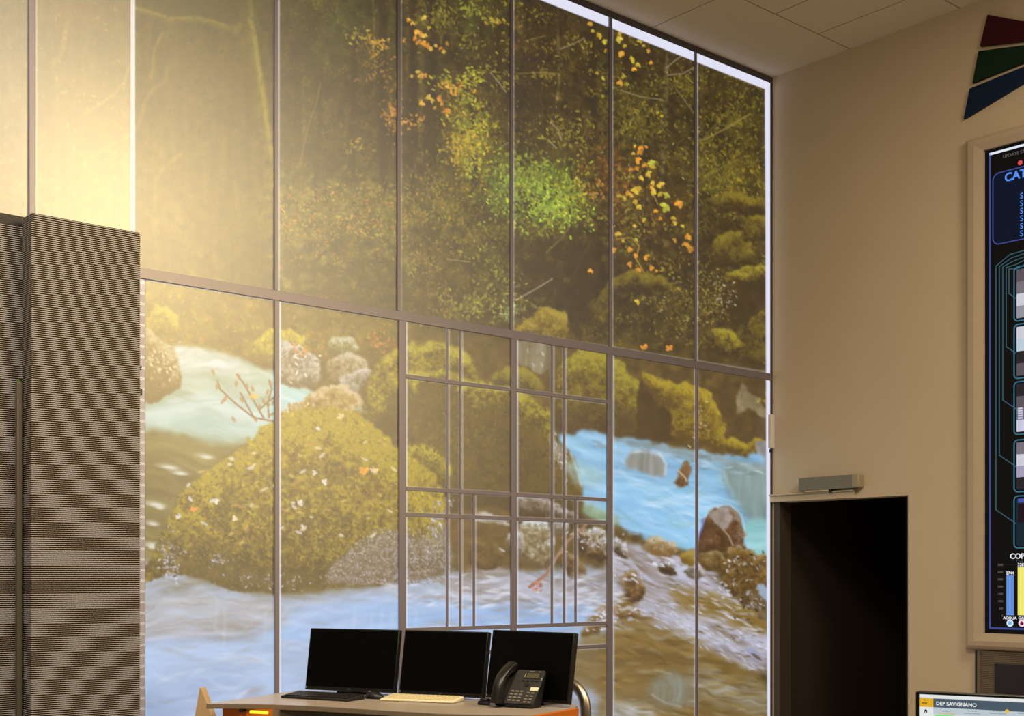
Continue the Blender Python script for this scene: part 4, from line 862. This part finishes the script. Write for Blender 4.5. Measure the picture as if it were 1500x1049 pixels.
# bundled conduit lines leading to the camera tiles
tiles = [(392, 471), (476, 555), (560, 637), (645, 721), (727, 803)]
for i, (xl, yt, ye) in enumerate([(1459, 390, 747), (1464, 390.5, 667), (1469, 391, 586), (1474, 392, 508), (1478, 394, 430)]):
    t = 5-i
    dx = (1500-xl); q = [Rpx(1500, yt-22+i*4.2-1)]+[Rpx(xl+20-i*2, yt-20+i*4.2+3), Rpx(xl, yt), Rpx(xl, ye), Rpx(xl+(1488-xl), ye+(1488-xl)*.68)]
    rline('conduit_line', q, .007, LT)
PIC = [(150, 148, 160), (186, 204, 214), (150, 148, 156), (166, 158, 186), (62, 74, 130)]
for i, (y0, y1) in enumerate(tiles):
    b0 = Rpx(1485.5, y0)[0]; z1 = Rpx(1486, y0)[1]; z0 = Rpx(1486, y1)[1]
    rline('tile_outline', rrect(b0, b0+.52, z0, z1, .03), .009, glow('tile_line', (58, 112, 134), 1.))
    b = MB(); b.prism([R(x, z, .0304) for x, z in rrect(b0+.015, b0+.505, z0+.015, z1-.015, .02)[:-1]], -D1*.0005)
    tile = b.obj('camera_tile', glow('tile_picture', (26, 40, 52), 1.), disp)
    # soft grey shapes of the pictures
    h = z1-z0; rr = random.Random(i+3)
    if i < 4:
        for k in range(4):
            zz0 = z0+.02+(h-.04)*k/4; g_ = [(PIC[i]), (92, 84, 90), (206, 204, 216), (44, 38, 40), (120, 112, 120)][(k*2+i) % 5]
            sl = rr.uniform(-.03, .03)
            b = MB(); b.prism([R(b0+.02, zz0, .031), R(b0+.5, max(z0+.02, min(z1-.02, zz0+sl)), .031), R(b0+.5, min(z1-.02, zz0+(h-.04)/4), .031), R(b0+.02, zz0+(h-.04)/4, .031)], -D1*.0004)
            b.obj('picture_area', glow('pic_%d_%d' % (i, k), g_, 1.), tile)
        if i == 2:
            b = MB()
            for rI in range(10):
                for cI in range(8):
                    b.rbox(b0+.03+cI*.05, b0+.066+cI*.05, z0+.025+rI*.018, z0+.037+rI*.018, .0315, .0322)
            b.obj('picture_windows', glow('pic_white', (196, 198, 230), 1.), tile)
    else:
        b = MB(); b.rbox(b0+.03, b0+.49, z1-.05, z1-.02, .031, .0316); b.obj('picture_area', glow('pic_blue', (72, 84, 170), 1.), tile)
        b = MB(); b.rbox(b0+.03, b0+.49, z1-.2, z1-.06, .031, .0316); b.obj('picture_area', glow('pic_dark', (34, 20, 28), 1.), tile)
# bar chart
T('heading', 'COPE', 1479.5, 818.5, .056, TXW, .02); T('caption', 'Qua', 1488.5, 824.5, .032, TXD)
for k, s_ in enumerate(['3500', '3000', '2500', '2000', '1500', '1000', '500', '0']):
    T('scale_number', s_, 1469.5, 829+k*10.65, .022, TXD, .01, 'RIGHT')
    q = Rpx(1472, 827.5+k*10.65); rline('scale_line', [(q[0], q[1]), (q[0]+1.6, q[1])], .003, glow('faint_line', (34, 34, 36), 1.), .0305)
def bar(x0, x1, y0, y1, m):
    p = Rpx(x0, y0); q = Rpx(x1, y1); b = MB(); b.rbox(p[0], q[0], q[1], p[1], .031, .033); return b.obj('chart_bar', m, disp)
bar(1474.5, 1485, 843, 901.5, glow('blue_bar', (100, 144, 220), 1.)); bar(1491, 1501.5, 831, 901.5, glow('yellow_bar', (238, 232, 112), 1.))
T('bar_number', '2744', 1479.6, 841.5, .031, TXW, .02, 'CENTER'); T('bar_number', '3287', 1496.5, 829.5, .031, TXW, .02, 'CENTER')
T('bar_caption', 'ACQUA', 1479.5, 907.5, .03, TXW, .02, 'CENTER'); T('bar_caption', 'GAS', 1497, 907.5, .03, TXW, .02, 'CENTER')
for px, c1, c2 in ((1479.5, (206, 228, 246), (120, 176, 224)), (1497, (242, 214, 230), (120, 14, 50))):
    q = Rpx(px, 913); b = MB(); b.cyl(R(q[0], q[1], .031), R(q[0], q[1], .0325), .027); ic = b.obj('round_icon', glow('icon_a%d' % px, c1, 1.), disp)
    b = MB()
    if px < 1490: b.cyl(R(q[0], q[1], .0325), R(q[0], q[1], .033), .014, 12)
    else: b.prism([R(q[0]+x*.016, q[1]+z*.016, .0325) for x, z in ((0, 1.1), (.35, .3), (.95, .1), (.7, -.7), (0, -1), (-.75, -.7), (-.9, 0), (-.4, .3))], -D1*.0005)
    b.obj('icon_sign', glow('icon_b%d' % px, c2, 1.), ic)

cab = thing('ribbed_cabinet', R(3., 0, 0), 'dark taupe ribbed cabinet under the big video screen', 'cabinet')
b = MB(); n = 62; KZ = .885; K0 = 1.966
for i in range(n):
    z = KZ*i/n; b.rbox(K0+.02, 4.3, z+.002, z+KZ/n-.003, .003, .03)
b.rbox(K0+.02, 4.3, 0, KZ, .003, .026)
b.obj('body', mat('dark_ribbed_taupe', (112, 98, 80), .6, noise=.1, nscale=4.), cab)
b = MB(); b.rbox(K0-.012, K0+.006, 0, KZ, .003, .034); b.obj('edge_strip', M_black, cab)
b = MB(); b.rbox(K0+.006, K0+.03, 0, KZ, .003, .036); b.obj('side_strip', mat('taupe_strip', (110, 96, 78), .5), cab)
kb = Rpx(1457, 990, .04); b = MB(); b.rbox(kb[0], 4.1, Rpx(1457, 1015, .04)[1], Rpx(1457, 972, .04)[1], .028, .045); b.obj('dark_panel', mat('smoked_glass', (34, 27, 23), .3), cab, bevel=.004)

# door closer above the doorway
dc = thing('door_closer', R(.64, 2.18, 0), 'grey box door closer on the beige wall above the dark doorway', 'door closer')
b = MB(); b.rbox(.34, .93, 2.187, 2.30, .0, .075); b.obj('housing', M_closer, dc, bevel=.006)
b = MB(); b.rbox(.87, .946, 2.187, 2.303, .0, .078); b.obj('end_cap', mat('closer_cap', (160, 146, 120), .5), dc, bevel=.014, seg=3)
b = MB(); b.rbox(.40, .64, 2.176, 2.187, .02, .07); b.obj('slide_rail', M_wall, dc)
b = MB(); b.rbox(.64, .665, 2.162, 2.187, .03, .06); b.obj('pivot', M_black, dc)
b = MB(); b.cyl(R(.6, 2.245, .075), R(.6, 2.245, .0765), .005, 10); b.obj('screw_cap', M_silver, dc)

# ---------------------------------------------------------------- operator desk
DT = .79
desk = thing('operator_desk', Vector((-.55, 6.75, 0)), 'grey laminate operator desk with orange end board carrying three black monitors', 'desk')
fl = [(302, 1031), (345, 1031.2), (400, 1032.2), (450, 1034), (520, 1038), (580, 1041.8), (640, 1045.4), (700, 1047.2), (777, 1048.6)]
outl = [on(x, y, DT) for x, y in fl]+[on(842, 1037, DT), on(846, 1034.5, DT)]
bl = on(440, 1011, DT); br = on(838, 1031, DT)
outl += [br, bl]
b = MB(); b.prism(outl, Z*-.002); b.obj('desktop', M_desk, desk)
b = MB(); b.prism([p-Z*.002 for p in outl], Z*-.024); b.obj('edge_band', M_deskedge, desk, bevel=.002)
fr, fr2 = on(777, 1048.6, DT), on(842, 1037, DT); e = (fr2-fr).normalized(); nn = Vector((e.y, -e.x, 0))
b = MB(); b.box(fr+nn*.001-Z*.0005, e*((fr2-fr).length), nn*.022, Z*-.75); b.obj('end_board', M_orange, desk, bevel=.002)
L0, L1 = on(302, 1031, DT), on(440, 1011, DT)
f2 = on(400, 1032.2, DT); fd = (f2-L0).normalized(); ld = (L1-L0).normalized()
b = MB(); q0 = at(326, 1040, 6.62); q1 = at(399, 1040, 6.50); dz = Vector((0, 0, 1))
b.box(Vector((q0.x, q0.y, 0.0)), Vector((q1.x-q0.x, q1.y-q0.y, 0)), ld*.02, Z*(DT-.026)); b.obj('modesty_board', M_orange, desk)
b = MB(); b.box(Vector((q1.x, q1.y, 0)), fd*.03, ld*.06, Z*(DT-.026)); b.obj('leg', M_deskedge, desk)
b = MB(); g0 = at(404, 1042, 6.52); g1 = at(775, 1049, 6.34); b.box(Vector((g0.x, g0.y, 0)), Vector((g1.x-g0.x, g1.y-g0.y, 0)), ld*.02, Z*(DT-.026)); b.obj('back_board', M_leg, desk)
b = MB(); b.cbox(at(357, 1040.5, 6.56)+ld*-.01, fd*.02, ld*.03, Z*.012); b.obj('cable_clip', M_black, desk)
# orange work light tube under the desk top
b = MB(); s0 = at(372, 1041, 6.52)-ld*.03; s1 = at(397, 1042, 6.48)-ld*.03; s0.z = s1.z = DT-.034
b.cyl(s0, s1, .008, 10); b.obj('light_strip', glow('orange_strip_light', (255, 190, 40), 2.), desk)

# triangular end panel left of the desk
fn = thing('fin_panel', Vector((-1.72, 6.75, 0)), 'beige triangular side panel rising left of the operator desk', 'panel')
P = [at(292.5, 1007, 6.72), at(294.5, 1007, 6.72), at(333, 1110, 6.72), at(333, 1244, 6.72), at(262, 1244, 6.72), at(283, 1060, 6.72)]
b = MB(); b.prism(P, Vector((.02, .025, 0))); b.obj('board', M_beige, fn, bevel=.003)

# steel tube beside the desk
rl = thing('steel_rail', Vector((.42, 6.55, 0)), 'curved brushed steel tube beside the right end of the desk', 'rail')
path = [at(832, 1000, 6.72)+Vector((-.05, .02, 0)), at(836, 1001, 6.7), at(842, 1004, 6.68), at(848, 1010, 6.66), at(853, 1018, 6.64), at(856, 1027, 6.62), at(857.5, 1038, 6.61), at(858, 1050, 6.6)]
path.append(Vector((path[-1].x, path[-1].y, .0)))
b = MB(); b.tube(path, .029, 20); b.obj('tube', M_steel, rl, smooth=True)
b = MB(); b.cyl(Vector((path[-1].x, path[-1].y, 0)), Vector((path[-1].x, path[-1].y, .012)), .06); b.obj('foot_plate', M_steel, rl)

# ---------------------------------------------------------------- monitors
def local(root):
    """builds in the frame of a rotated thing"""
    M = root.matrix_basis
    return lambda x, y, z: M @ Vector((x, y, z))
def monitor(bl, br, hh, lab, tilt=10., mark=True):
    bl, br = bl.copy(), br.copy(); mid = (bl+br)/2; r = Vector((br.x-bl.x, br.y-bl.y, 0)); w = r.length; r.normalize()
    back = Vector((-r.y, r.x, 0))
    t = math.radians(tilt); up = Z*math.cos(t)+back*math.sin(t); nb = back*math.cos(t)-Z*math.sin(t)
    base = Vector((mid.x, mid.y, DT))+back*.1
    th = thing('monitor', base, lab, 'monitor', 'black monitors on the operator desk')
    zb = mid.z; o0 = Vector((mid.x, mid.y, zb))
    b = MB(); b.box(o0-r*w/2, r*w, nb*.035, up*hh); cs = b.obj('case', M_black, th, bevel=.004)
    b = MB(); b.box(o0-r*(w/2-.008)+up*.02-nb*.0012, r*(w-.016), nb*.002, up*(hh-.028)); b.obj('screen', M_panel, cs)
    b = MB(); b.box(o0-r*w*.28+nb*.03+up*hh*.2, r*w*.56, nb*.03, up*hh*.55); b.obj('rear_housing', M_blackm, cs, bevel=.012)
    if mark:
        b = MB(); b.box(o0-r*(w/2-.004)+up*.008-nb*.0018, r*.008, nb*.001, up*.01); b.obj('sticker', M_silver, cs)
        b = MB(); b.box(o0-r*.012+up*.007-nb*.0018, r*.024, nb*.001, up*.006); b.obj('maker_plate', mat('dim_plate', (70, 64, 58), .4), cs)
    b = MB(); c_ = base+back*.0
    b.box(c_-r*.03-back*.012, r*.06, back*.024, Z*(zb-DT+hh*.5)); b.obj('stand_column', M_silver if mark else M_blackm, th, bevel=.004)
    b = MB(); b.box(c_-r*.1-back*.07, r*.2, back*.15, Z*.012); b.obj('stand_base', M_blackm, th, bevel=.004)
    return th
monitor(at(446.5, 1008, 7.2), at(577.5, 1016.8, 6.97), .352, 'black monitor on the desk behind the black keyboard')
monitor(at(584, 1016, 6.98), at(707, 1022.5, 6.72), .355, 'black monitor on the desk behind the cream keyboard')
monitor(at(711, 1022, 6.72), at(831, 1031.5, 6.33), .362, 'black monitor on the desk behind the telephone', tilt=9.)

# keyboards: a slab and single keys
def keyboard(name, p_fl, p_fr, depth, m_body, m_key, lab, round_=.004):
    r = Vector((p_fr.x-p_fl.x, p_fr.y-p_fl.y, 0)); w = r.length; r.normalize(); bk_ = Vector((-r.y, r.x, 0))
    th = thing(name, Vector((*(((p_fl+p_fr)/2).xy), DT)), lab, 'keyboard')
    o0 = Vector((p_fl.x, p_fl.y, DT+.0005)); up = Z
    b = MB(); e = bk_*depth
    b.hexa([o0, o0+r*w, o0+r*w+e, o0+e, o0+Z*.012, o0+r*w+Z*.012, o0+r*w+e+Z*.026, o0+e+Z*.026]); body = b.obj('body', m_body, th, bevel=round_, seg=3)
    sl = (e+Z*.014).normalized(); nz = r.cross(sl).normalized()
    first = None; nrow, ncol = 5, 15
    for i in range(nrow):
        for k in range(ncol):
            if i == 0 and 4 <= k <= 8:
                if k != 4: continue
                kw = 5
            else: kw = 1
            px = (w-.03)/ncol; py = (depth-.03)/nrow
            c = o0+r*(.015+px*(k+kw/2))+sl*(.014+py*(i+.5))+Z*.0128+nz*.001
            if kw == 1 and first is not None:
                o_ = first.copy(); COL.objects.link(o_); o_.parent = th; o_.location = first.location+(c-c0_)
                continue
            b = MB(); b.cbox(c, r*(px*kw*.82 if kw == 1 else px*kw-.004), sl*py*.8, nz*.006)
            ko = b.obj('key', m_key, th)
            if kw == 1 and first is None: first = ko; c0_ = c
    return th
M_kk = mat('black_keycap', (30, 28, 27), .45)
keyboard('keyboard', on(411, 1022.5, DT), on(509, 1028.3, DT), .155, M_blackm, M_kk, 'black keyboard on the desk before the leftmost monitor')
keyboard('keyboard', on(556, 1027, DT), on(664, 1031.2, DT), .15, M_cream, mat('cream_keycap', (232, 216, 166), .5), 'cream keyboard on the desk before the middle monitor', .007)

# mouse between the keyboards
mo = thing('computer_mouse', on(548, 1023, DT), 'black computer mouse between the black and the cream keyboard', 'mouse')
mc = on(549, 1023.5, DT); md = Vector((.86, -.5, 0)).normalized(); ms = Vector((-md.y, md.x, 0))
bm = bmesh.new(); bmesh.ops.create_uvsphere(bm, u_segments=20, v_segments=12, radius=1)
mm = MB()
for v in bm.verts:
    x, y, z = v.co; z = max(z, -.05)
    mm.v.append(mc+md*x*.062+ms*y*.034*(1-.12*x)+Z*(.003+max(z, 0)*.036*(1-.2*x)))
mm.f = [[v.index for v in f.verts] for f in bm.faces]; bm.free()
mm.obj('shell', M_black, mo, smooth=True)
b = MB(); b.cbox(mc-md*.035+Z*.036, md*.018, ms*.006, Z*.008); b.obj('wheel', M_silver, mo, bevel=.002)
b = MB(); b.tube([mc+md*-.06+Z*.008, mc-md*.09+ms*.03+Z*.004, mc-md*.1+ms*.12+Z*.004, mc-md*.06+ms*.2+Z*.004], .002, 6); b.obj('cord', M_black, mo)

# desk telephone
ph = thing('desk_telephone', on(757, 1038, DT), 'black desk telephone with handset and small display before the right monitor', 'telephone')
pf0, pf1 = on(739, 1036.5, DT), on(774, 1039.5, DT)
r = (pf1-pf0); pw = .16; r.normalize(); r = Vector((.86, -.51, 0)).normalized(); bk2 = Vector((-r.y, r.x, 0))
o0 = Vector((pf0.x, pf0.y, DT)); t = math.radians(48); up = bk2*math.cos(t)+Z*math.sin(t); nz = -bk2*math.sin(t)+Z*math.cos(t)
PL = .215
b = MB()                                         # wedge body with the sloping face
A0, A1 = o0+Z*.02, o0+r*pw+Z*.02; B0, B1 = A0+up*PL, A1+up*PL
b.prism([o0, A0, B0, B0+bk2*.012-Z*.012, Vector((B0.x, B0.y, DT))+bk2*-.05], r*pw); b.obj('body', M_blackm, ph, bevel=.006)
def face(x0, x1, y0, y1, d, m, name, par=ph, bev=.001):
    b = MB(); b.box(A0+r*x0+up*y0+nz*-.001, r*(x1-x0), up*(y1-y0), nz*(d+.001)); return b.obj(name, m, par, bevel=bev)
face(.0, pw-.003, .0, PL, .004, mat('telephone_face', (40, 36, 32), .5), 'face_plate')
face(.05, .145, .158, .2, .0055, M_black, 'display_frame'); face(.064, .135, .164, .195, .0062, mat('telephone_lcd', (84, 78, 52), .35), 'display_glass')
face(.052, .057, .165, .194, .0066, M_silver, 'display_edge'); face(.07, .1, .203, .208, .0052, M_silver, 'maker_plate'); face(.126, .135, .203, .208, .0052, M_silver, 'message_lamp')
for k in range(4): face(.048+k*.026, .066+k*.026, .143, .149, .008, M_black, 'soft_key')
b = MB(); b.cyl(A0+r*.085+up*.122, A0+r*.085+up*.122+nz*.008, .014); b.obj('navigation_key', M_black, ph)
face(.115, .16, .085, .107, .0052, M_cream, 'paper_label'); face(.155, .16, .15, .168, .0062, M_silver, 'side_lamp')
M_pk = mat('telephone_key', (120, 112, 96), .5)
for i in range(4):
    for k in range(3): face(.012+k*.026, .03+k*.026, .014+i*.019, .024+i*.019, .007, M_pk, 'number_key', bev=.0005)
    for k in range(2): face(.106+k*.026, .122+k*.026, .008+i*.019, .017+i*.019, .007, M_pk, 'line_key', bev=.0005)
# handset: a bowed bar with thicker ends resting on the left of the body
hp = []; hr = []
for k in range(13):
    s = k/12; bow = math.sin(math.pi*s)*.052
    hp.append(A0-r*.036+up*(-.012+s*.238)+nz*(.012+bow)); hr.append(.027-.0*s)
b = MB(); n = len(hp)
for i, p in enumerate(hp):
    s = i/12; hw = .028+.004*abs(2*s-1); hd = .016+.013*abs(2*s-1)**2
    tg = (hp[min(i+1, 12)]-hp[max(i-1, 0)]).normalized(); q = tg.cross(r).normalized()
    for a in range(16):
        an = 2*math.pi*a/16; ca, sa = math.cos(an), math.sin(an)
        ca = math.copysign(abs(ca)**.6, ca); sa = math.copysign(abs(sa)**.6, sa)
        b.v.append(p+r*ca*hw+q*sa*hd)
for i in range(n-1):
    for a in range(16): l = (a+1) % 16; b.f.append([i*16+a, i*16+l, (i+1)*16+l, (i+1)*16+a])
b.f.append(list(range(16))); b.f.append([(n-1)*16+a for a in range(16)])
b.obj('handset', mat('handset_plastic', (26, 24, 22), .32), ph, smooth=True)
b = MB(); b.box(A0-r*.066+nz*-.03+up*.0, r*.066, up*PL*.98, nz*.03); b.obj('cradle', M_blackm, ph, bevel=.006)
# black cable box with a coiled lead left of the telephone
cx_ = thing('headset_adapter', on(706, 1033.5, DT), 'small black adapter box with coiled lead left of the telephone', 'adapter')
ac = on(706, 1033.5, DT); b = MB(); b.cbox(ac+Z*.0185+bk2*.03, r*.045, bk2*.04, Z*.035); b.obj('box', M_black, cx_, bevel=.006)
hel = [ac+r*(-.03+.066*k/90)+bk2*(.012+.008*math.sin(k*.9))+Z*(.011+.008*math.cos(k*.9)) for k in range(91)]
b = MB(); b.tube(hel, .0028, 6); b.obj('coiled_lead', M_black, cx_, smooth=True)
b = MB(); b.box(ac+r*.012+bk2*.014+Z*.036, r*.026, bk2*.002, Z*.006); b.obj('metal_tab', M_silver, cx_)

# ---------------------------------------------------------------- near monitor, bottom right
Dn = 2.8; ntl = at(1341, 1013, Dn)
nr = Vector((.862, -.507, 0)); nb_ = Vector((-nr.y, nr.x, 0)); NW, NH_ = .56, .34
nt_ = Vector((ntl.x, ntl.y, ntl.z))
zdesk = ntl.z-NH_-.1
nm = thing('monitor', Vector((*(nt_+nr*NW/2+nb_*.08).xy, zdesk)), 'near monitor at the lower right edge showing a lit control page', 'monitor')
b = MB(); b.box(nt_-Z*NH_, nr*NW, nb_*.03, Z*NH_); cs = b.obj('case', M_black, nm, bevel=.003)
f0 = nt_-nb_*.001
def scr(x0, x1, y0, y1, rgb, name, lift=.0005, k=1.):
    b = MB(); b.box(f0+nr*x0-Z*y1-nb_*lift, nr*(x1-x0), nb_*.0006, Z*(y1-y0)); return b.obj(name, glow('near_'+name+'_%d_%d_%d' % tuple(rgb), rgb, k), scn_)
b = MB(); b.box(f0+nr*.0085-Z*(NH_-.012)-nb_*.0002, nr*(NW-.017), nb_*.0008, Z*(NH_-.012-.0055)); scn_ = b.obj('screen', glow('near_page', (206, 214, 214), 1.), cs)
pxm = Dn/F                                       # metres to a pixel there
X = lambda px: (px-1341)*pxm*1.0
def Xn(px):                                      # run along the monitor for a photograph column
    u = (px-CX)/F; s_ = (u*nt_.y-nt_.x)/(nr.x-u*nr.y); return s_
def Yn(px, py):
    p = nt_+nr*Xn(px); return nt_.z-(EYE+(HZ-py)/F*p.y)
scr(.0085, NW-.0085, .0056, Yn(1345, 1021), (226, 228, 226), 'title_strip')
y0, y1 = Yn(1345, 1022), Yn(1345, 1035)
scr(.0085, Xn(1367.5), y0, y1, (222, 172, 44), 'logo_square', .0008)
scr(Xn(1367.5), NW-.0085, y0, y1, (76, 90, 104), 'header', .0008)
scr(.0085, Xn(1367.5), y1, NH_-.012, (224, 230, 228), 'side_bar', .0008)
scr(Xn(1367.5), NW-.0085, y1, Yn(1375, 1046), (188, 200, 206), 'tab_row', .0008)
scr(Xn(1370), Xn(1398), Yn(1375, 1047), Yn(1375, 1062), (128, 224, 130), 'green_field', .0011)
def nt_text(name, body, px, py, size, m, bold=0., align='LEFT'):
    return text(name, body, f0+nr*Xn(px)-Z*Yn(px, py)-nb_*.0014, nr, Z, size, m, scn_, bold=bold, align=align, depth=.0001)
nt_text('page_title', 'DEP SAVIGNANO', 1371.5, 1032.8, .0109, glow('title_letters', (236, 240, 240), 1.), .02)
nt_text('logo_letters', 'PVSS', 1350.5, 1031.3, .0058, mat('ink', (70, 46, 12), .6), .03)
ink = mat('dark_ink', (24, 24, 26), .6); gink = mat('grey_ink', (96, 104, 112), .6)
b = MB()
for dx, dy in ((1354.5, 1024.2), (1357.5, 1025.4), (1355.5, 1026)):
    p = f0+nr*Xn(dx)-Z*Yn(dx, dy)-nb_*.0014; b.prism([p-nr*.0014, p+nr*.0004-Z*.0006, p+nr*.0016+Z*.0006, p+Z*.0002], nb_*.0003)
b.obj('logo_birds', ink, scn_)
hc = f0+nr*Xn(1356.5)-Z*Yn(1356.5, 1041.5)-nb_*.0014
b = MB(); b.prism([hc+nr*x*.0042+Z*z*.0042 for x, z in ((-1, .05), (0, 1), (1, .05), (.7, .05), (.7, -.8), (.25, -.8), (.25, -.2), (-.25, -.2), (-.25, -.8), (-.7, -.8), (-.7, .05))], nb_*.0003); b.obj('home_sign', ink, scn_)
for px, w_, sel in ((1387, 12, 1), (1424.5, 13, 0), (1462, 16, 0), (1503, 14, 0)):
    b = MB()
    for k in range(int(w_)):                     # letters too small to read: short dashes
        if k % 5 == 4: continue
        p = f0+nr*Xn(px-w_/2+k)-Z*Yn(px, 1042.3)-nb_*.0013; b.box(p, nr*.0009, nb_*.0003, Z*.0014)
    b.obj('tab_caption', gink, scn_)
    scr(Xn(px-12), Xn(px+12), Yn(px, 1044.6), Yn(px, 1046), (206, 188, 120) if sel else (150, 164, 172), 'tab_line', .0011)
p = f0+nr*Xn(1475.5)-Z*Yn(1475.5, 1042)-nb_*.0014; b = MB(); b.cyl(p, p-nb_*.0004, .0042, 16); b.obj('notice_dot', glow('amber_dot', (232, 188, 60), 1.), scn_)
b = MB(); c_ = nt_+nr*NW/2+nb_*.05
b.box(Vector((c_.x, c_.y, zdesk))-nr*.03, nr*.06, nb_*.025, Z*(NH_*.6)); b.obj('stand_column', M_blackm, nm, bevel=.003)
b = MB(); b.box(Vector((c_.x, c_.y, zdesk))-nr*.12-nb_*.1, nr*.24, nb_*.18, Z*.012); b.obj('stand_base', M_blackm, nm, bevel=.003)
# the console it stands on, below the frame
kd = thing('near_console', Vector((c_.x, c_.y, 0)), 'console desk carrying the near monitor', 'desk')
b = MB(); b.box(Vector((c_.x, c_.y, zdesk-.03))-nr*.5-nb_*.35, nr*1., nb_*.6, Z*.03); b.obj('desktop', M_desk, kd, bevel=.003)
for k in (-.47, .44):
    b = MB(); b.box(Vector((c_.x, c_.y, 0))+nr*k-nb_*.3, nr*.03, nb_*.5, Z*(zdesk-.03)); b.obj('leg', M_leg, kd)

# ---------------------------------------------------------------- light
def area(name, loc, target, size, power, rgb, spread=180., size_y=None):
    l = bpy.data.lights.new(name, 'AREA'); l.size = size; l.energy = power; l.color = [float(v) for v in s2l(rgb)]; l.spread = math.radians(spread)
    if size_y: l.shape = 'RECTANGLE'; l.size_y = size_y
    else: l.shape = 'DISK'
    o = bpy.data.objects.new(name, l); COL.objects.link(o); o.location = loc
    o.rotation_euler = (Vector(target)-Vector(loc)).to_track_quat('-Z', 'Y').to_euler()
    return o
def mirror_spot(px, py, dist):
    """where a lamp must hang for its glint to show at that point of the glazing"""
    p = Wp(px, py); d = Vector(((px-CX)/F, 1, (HZ-py)/F)); d = d-N1*2*d.dot(N1)
    return p+d.normalized()*dist, p
lp, tgt = mirror_spot(165, 345, 5.)
area('warm_haze_lamp', lp, tgt, .9, 25, (255, 224, 156), 64)
lp, tgt = mirror_spot(440, 620, 6.2)
area('warm_haze_lamp', lp, tgt, 1.2, 14, (255, 224, 158), 70)  # second, unseen lamp added to stretch the haze down and right over the mural
area('ceiling_lamp', (-2.3, 3.9, 5.6), (-2.8, 6.6, 1.6), 1.2, 100, (255, 236, 212), 110)
area('ceiling_lamp', (1.2, 4., 5.7), (1.2, 4.4, 0), 1.8, 205, (255, 236, 204))
area('ceiling_lamp', (4.2, 5.5, 5.7), (4.2, 6., 0), 1.6, 205, (255, 236, 204))
w = bpy.data.worlds.new('room_ambient'); scn.world = w; w.use_nodes = True
w.node_tree.nodes['Background'].inputs['Color'].default_value = (*[float(v) for v in s2l((244, 222, 182))], 1)
w.node_tree.nodes['Background'].inputs['Strength'].default_value = .13

# ---------------------------------------------------------------- camera
cd = bpy.data.cameras.new('camera'); cd.sensor_width = 36; cd.lens = F/1500*36; cd.sensor_fit = 'HORIZONTAL'
cd.shift_y = (HZ-524.5)/1500
cam = bpy.data.objects.new('camera', cd); COL.objects.link(cam); cam.location = (0, 0, EYE); cam.rotation_euler = (math.pi/2, 0, 0)
scn.camera = cam
vs = scn.view_settings; vs.view_transform = 'Standard'; vs.look = 'None'; vs.exposure = 0.; vs.gamma = 1.; vs.use_curve_mapping = False
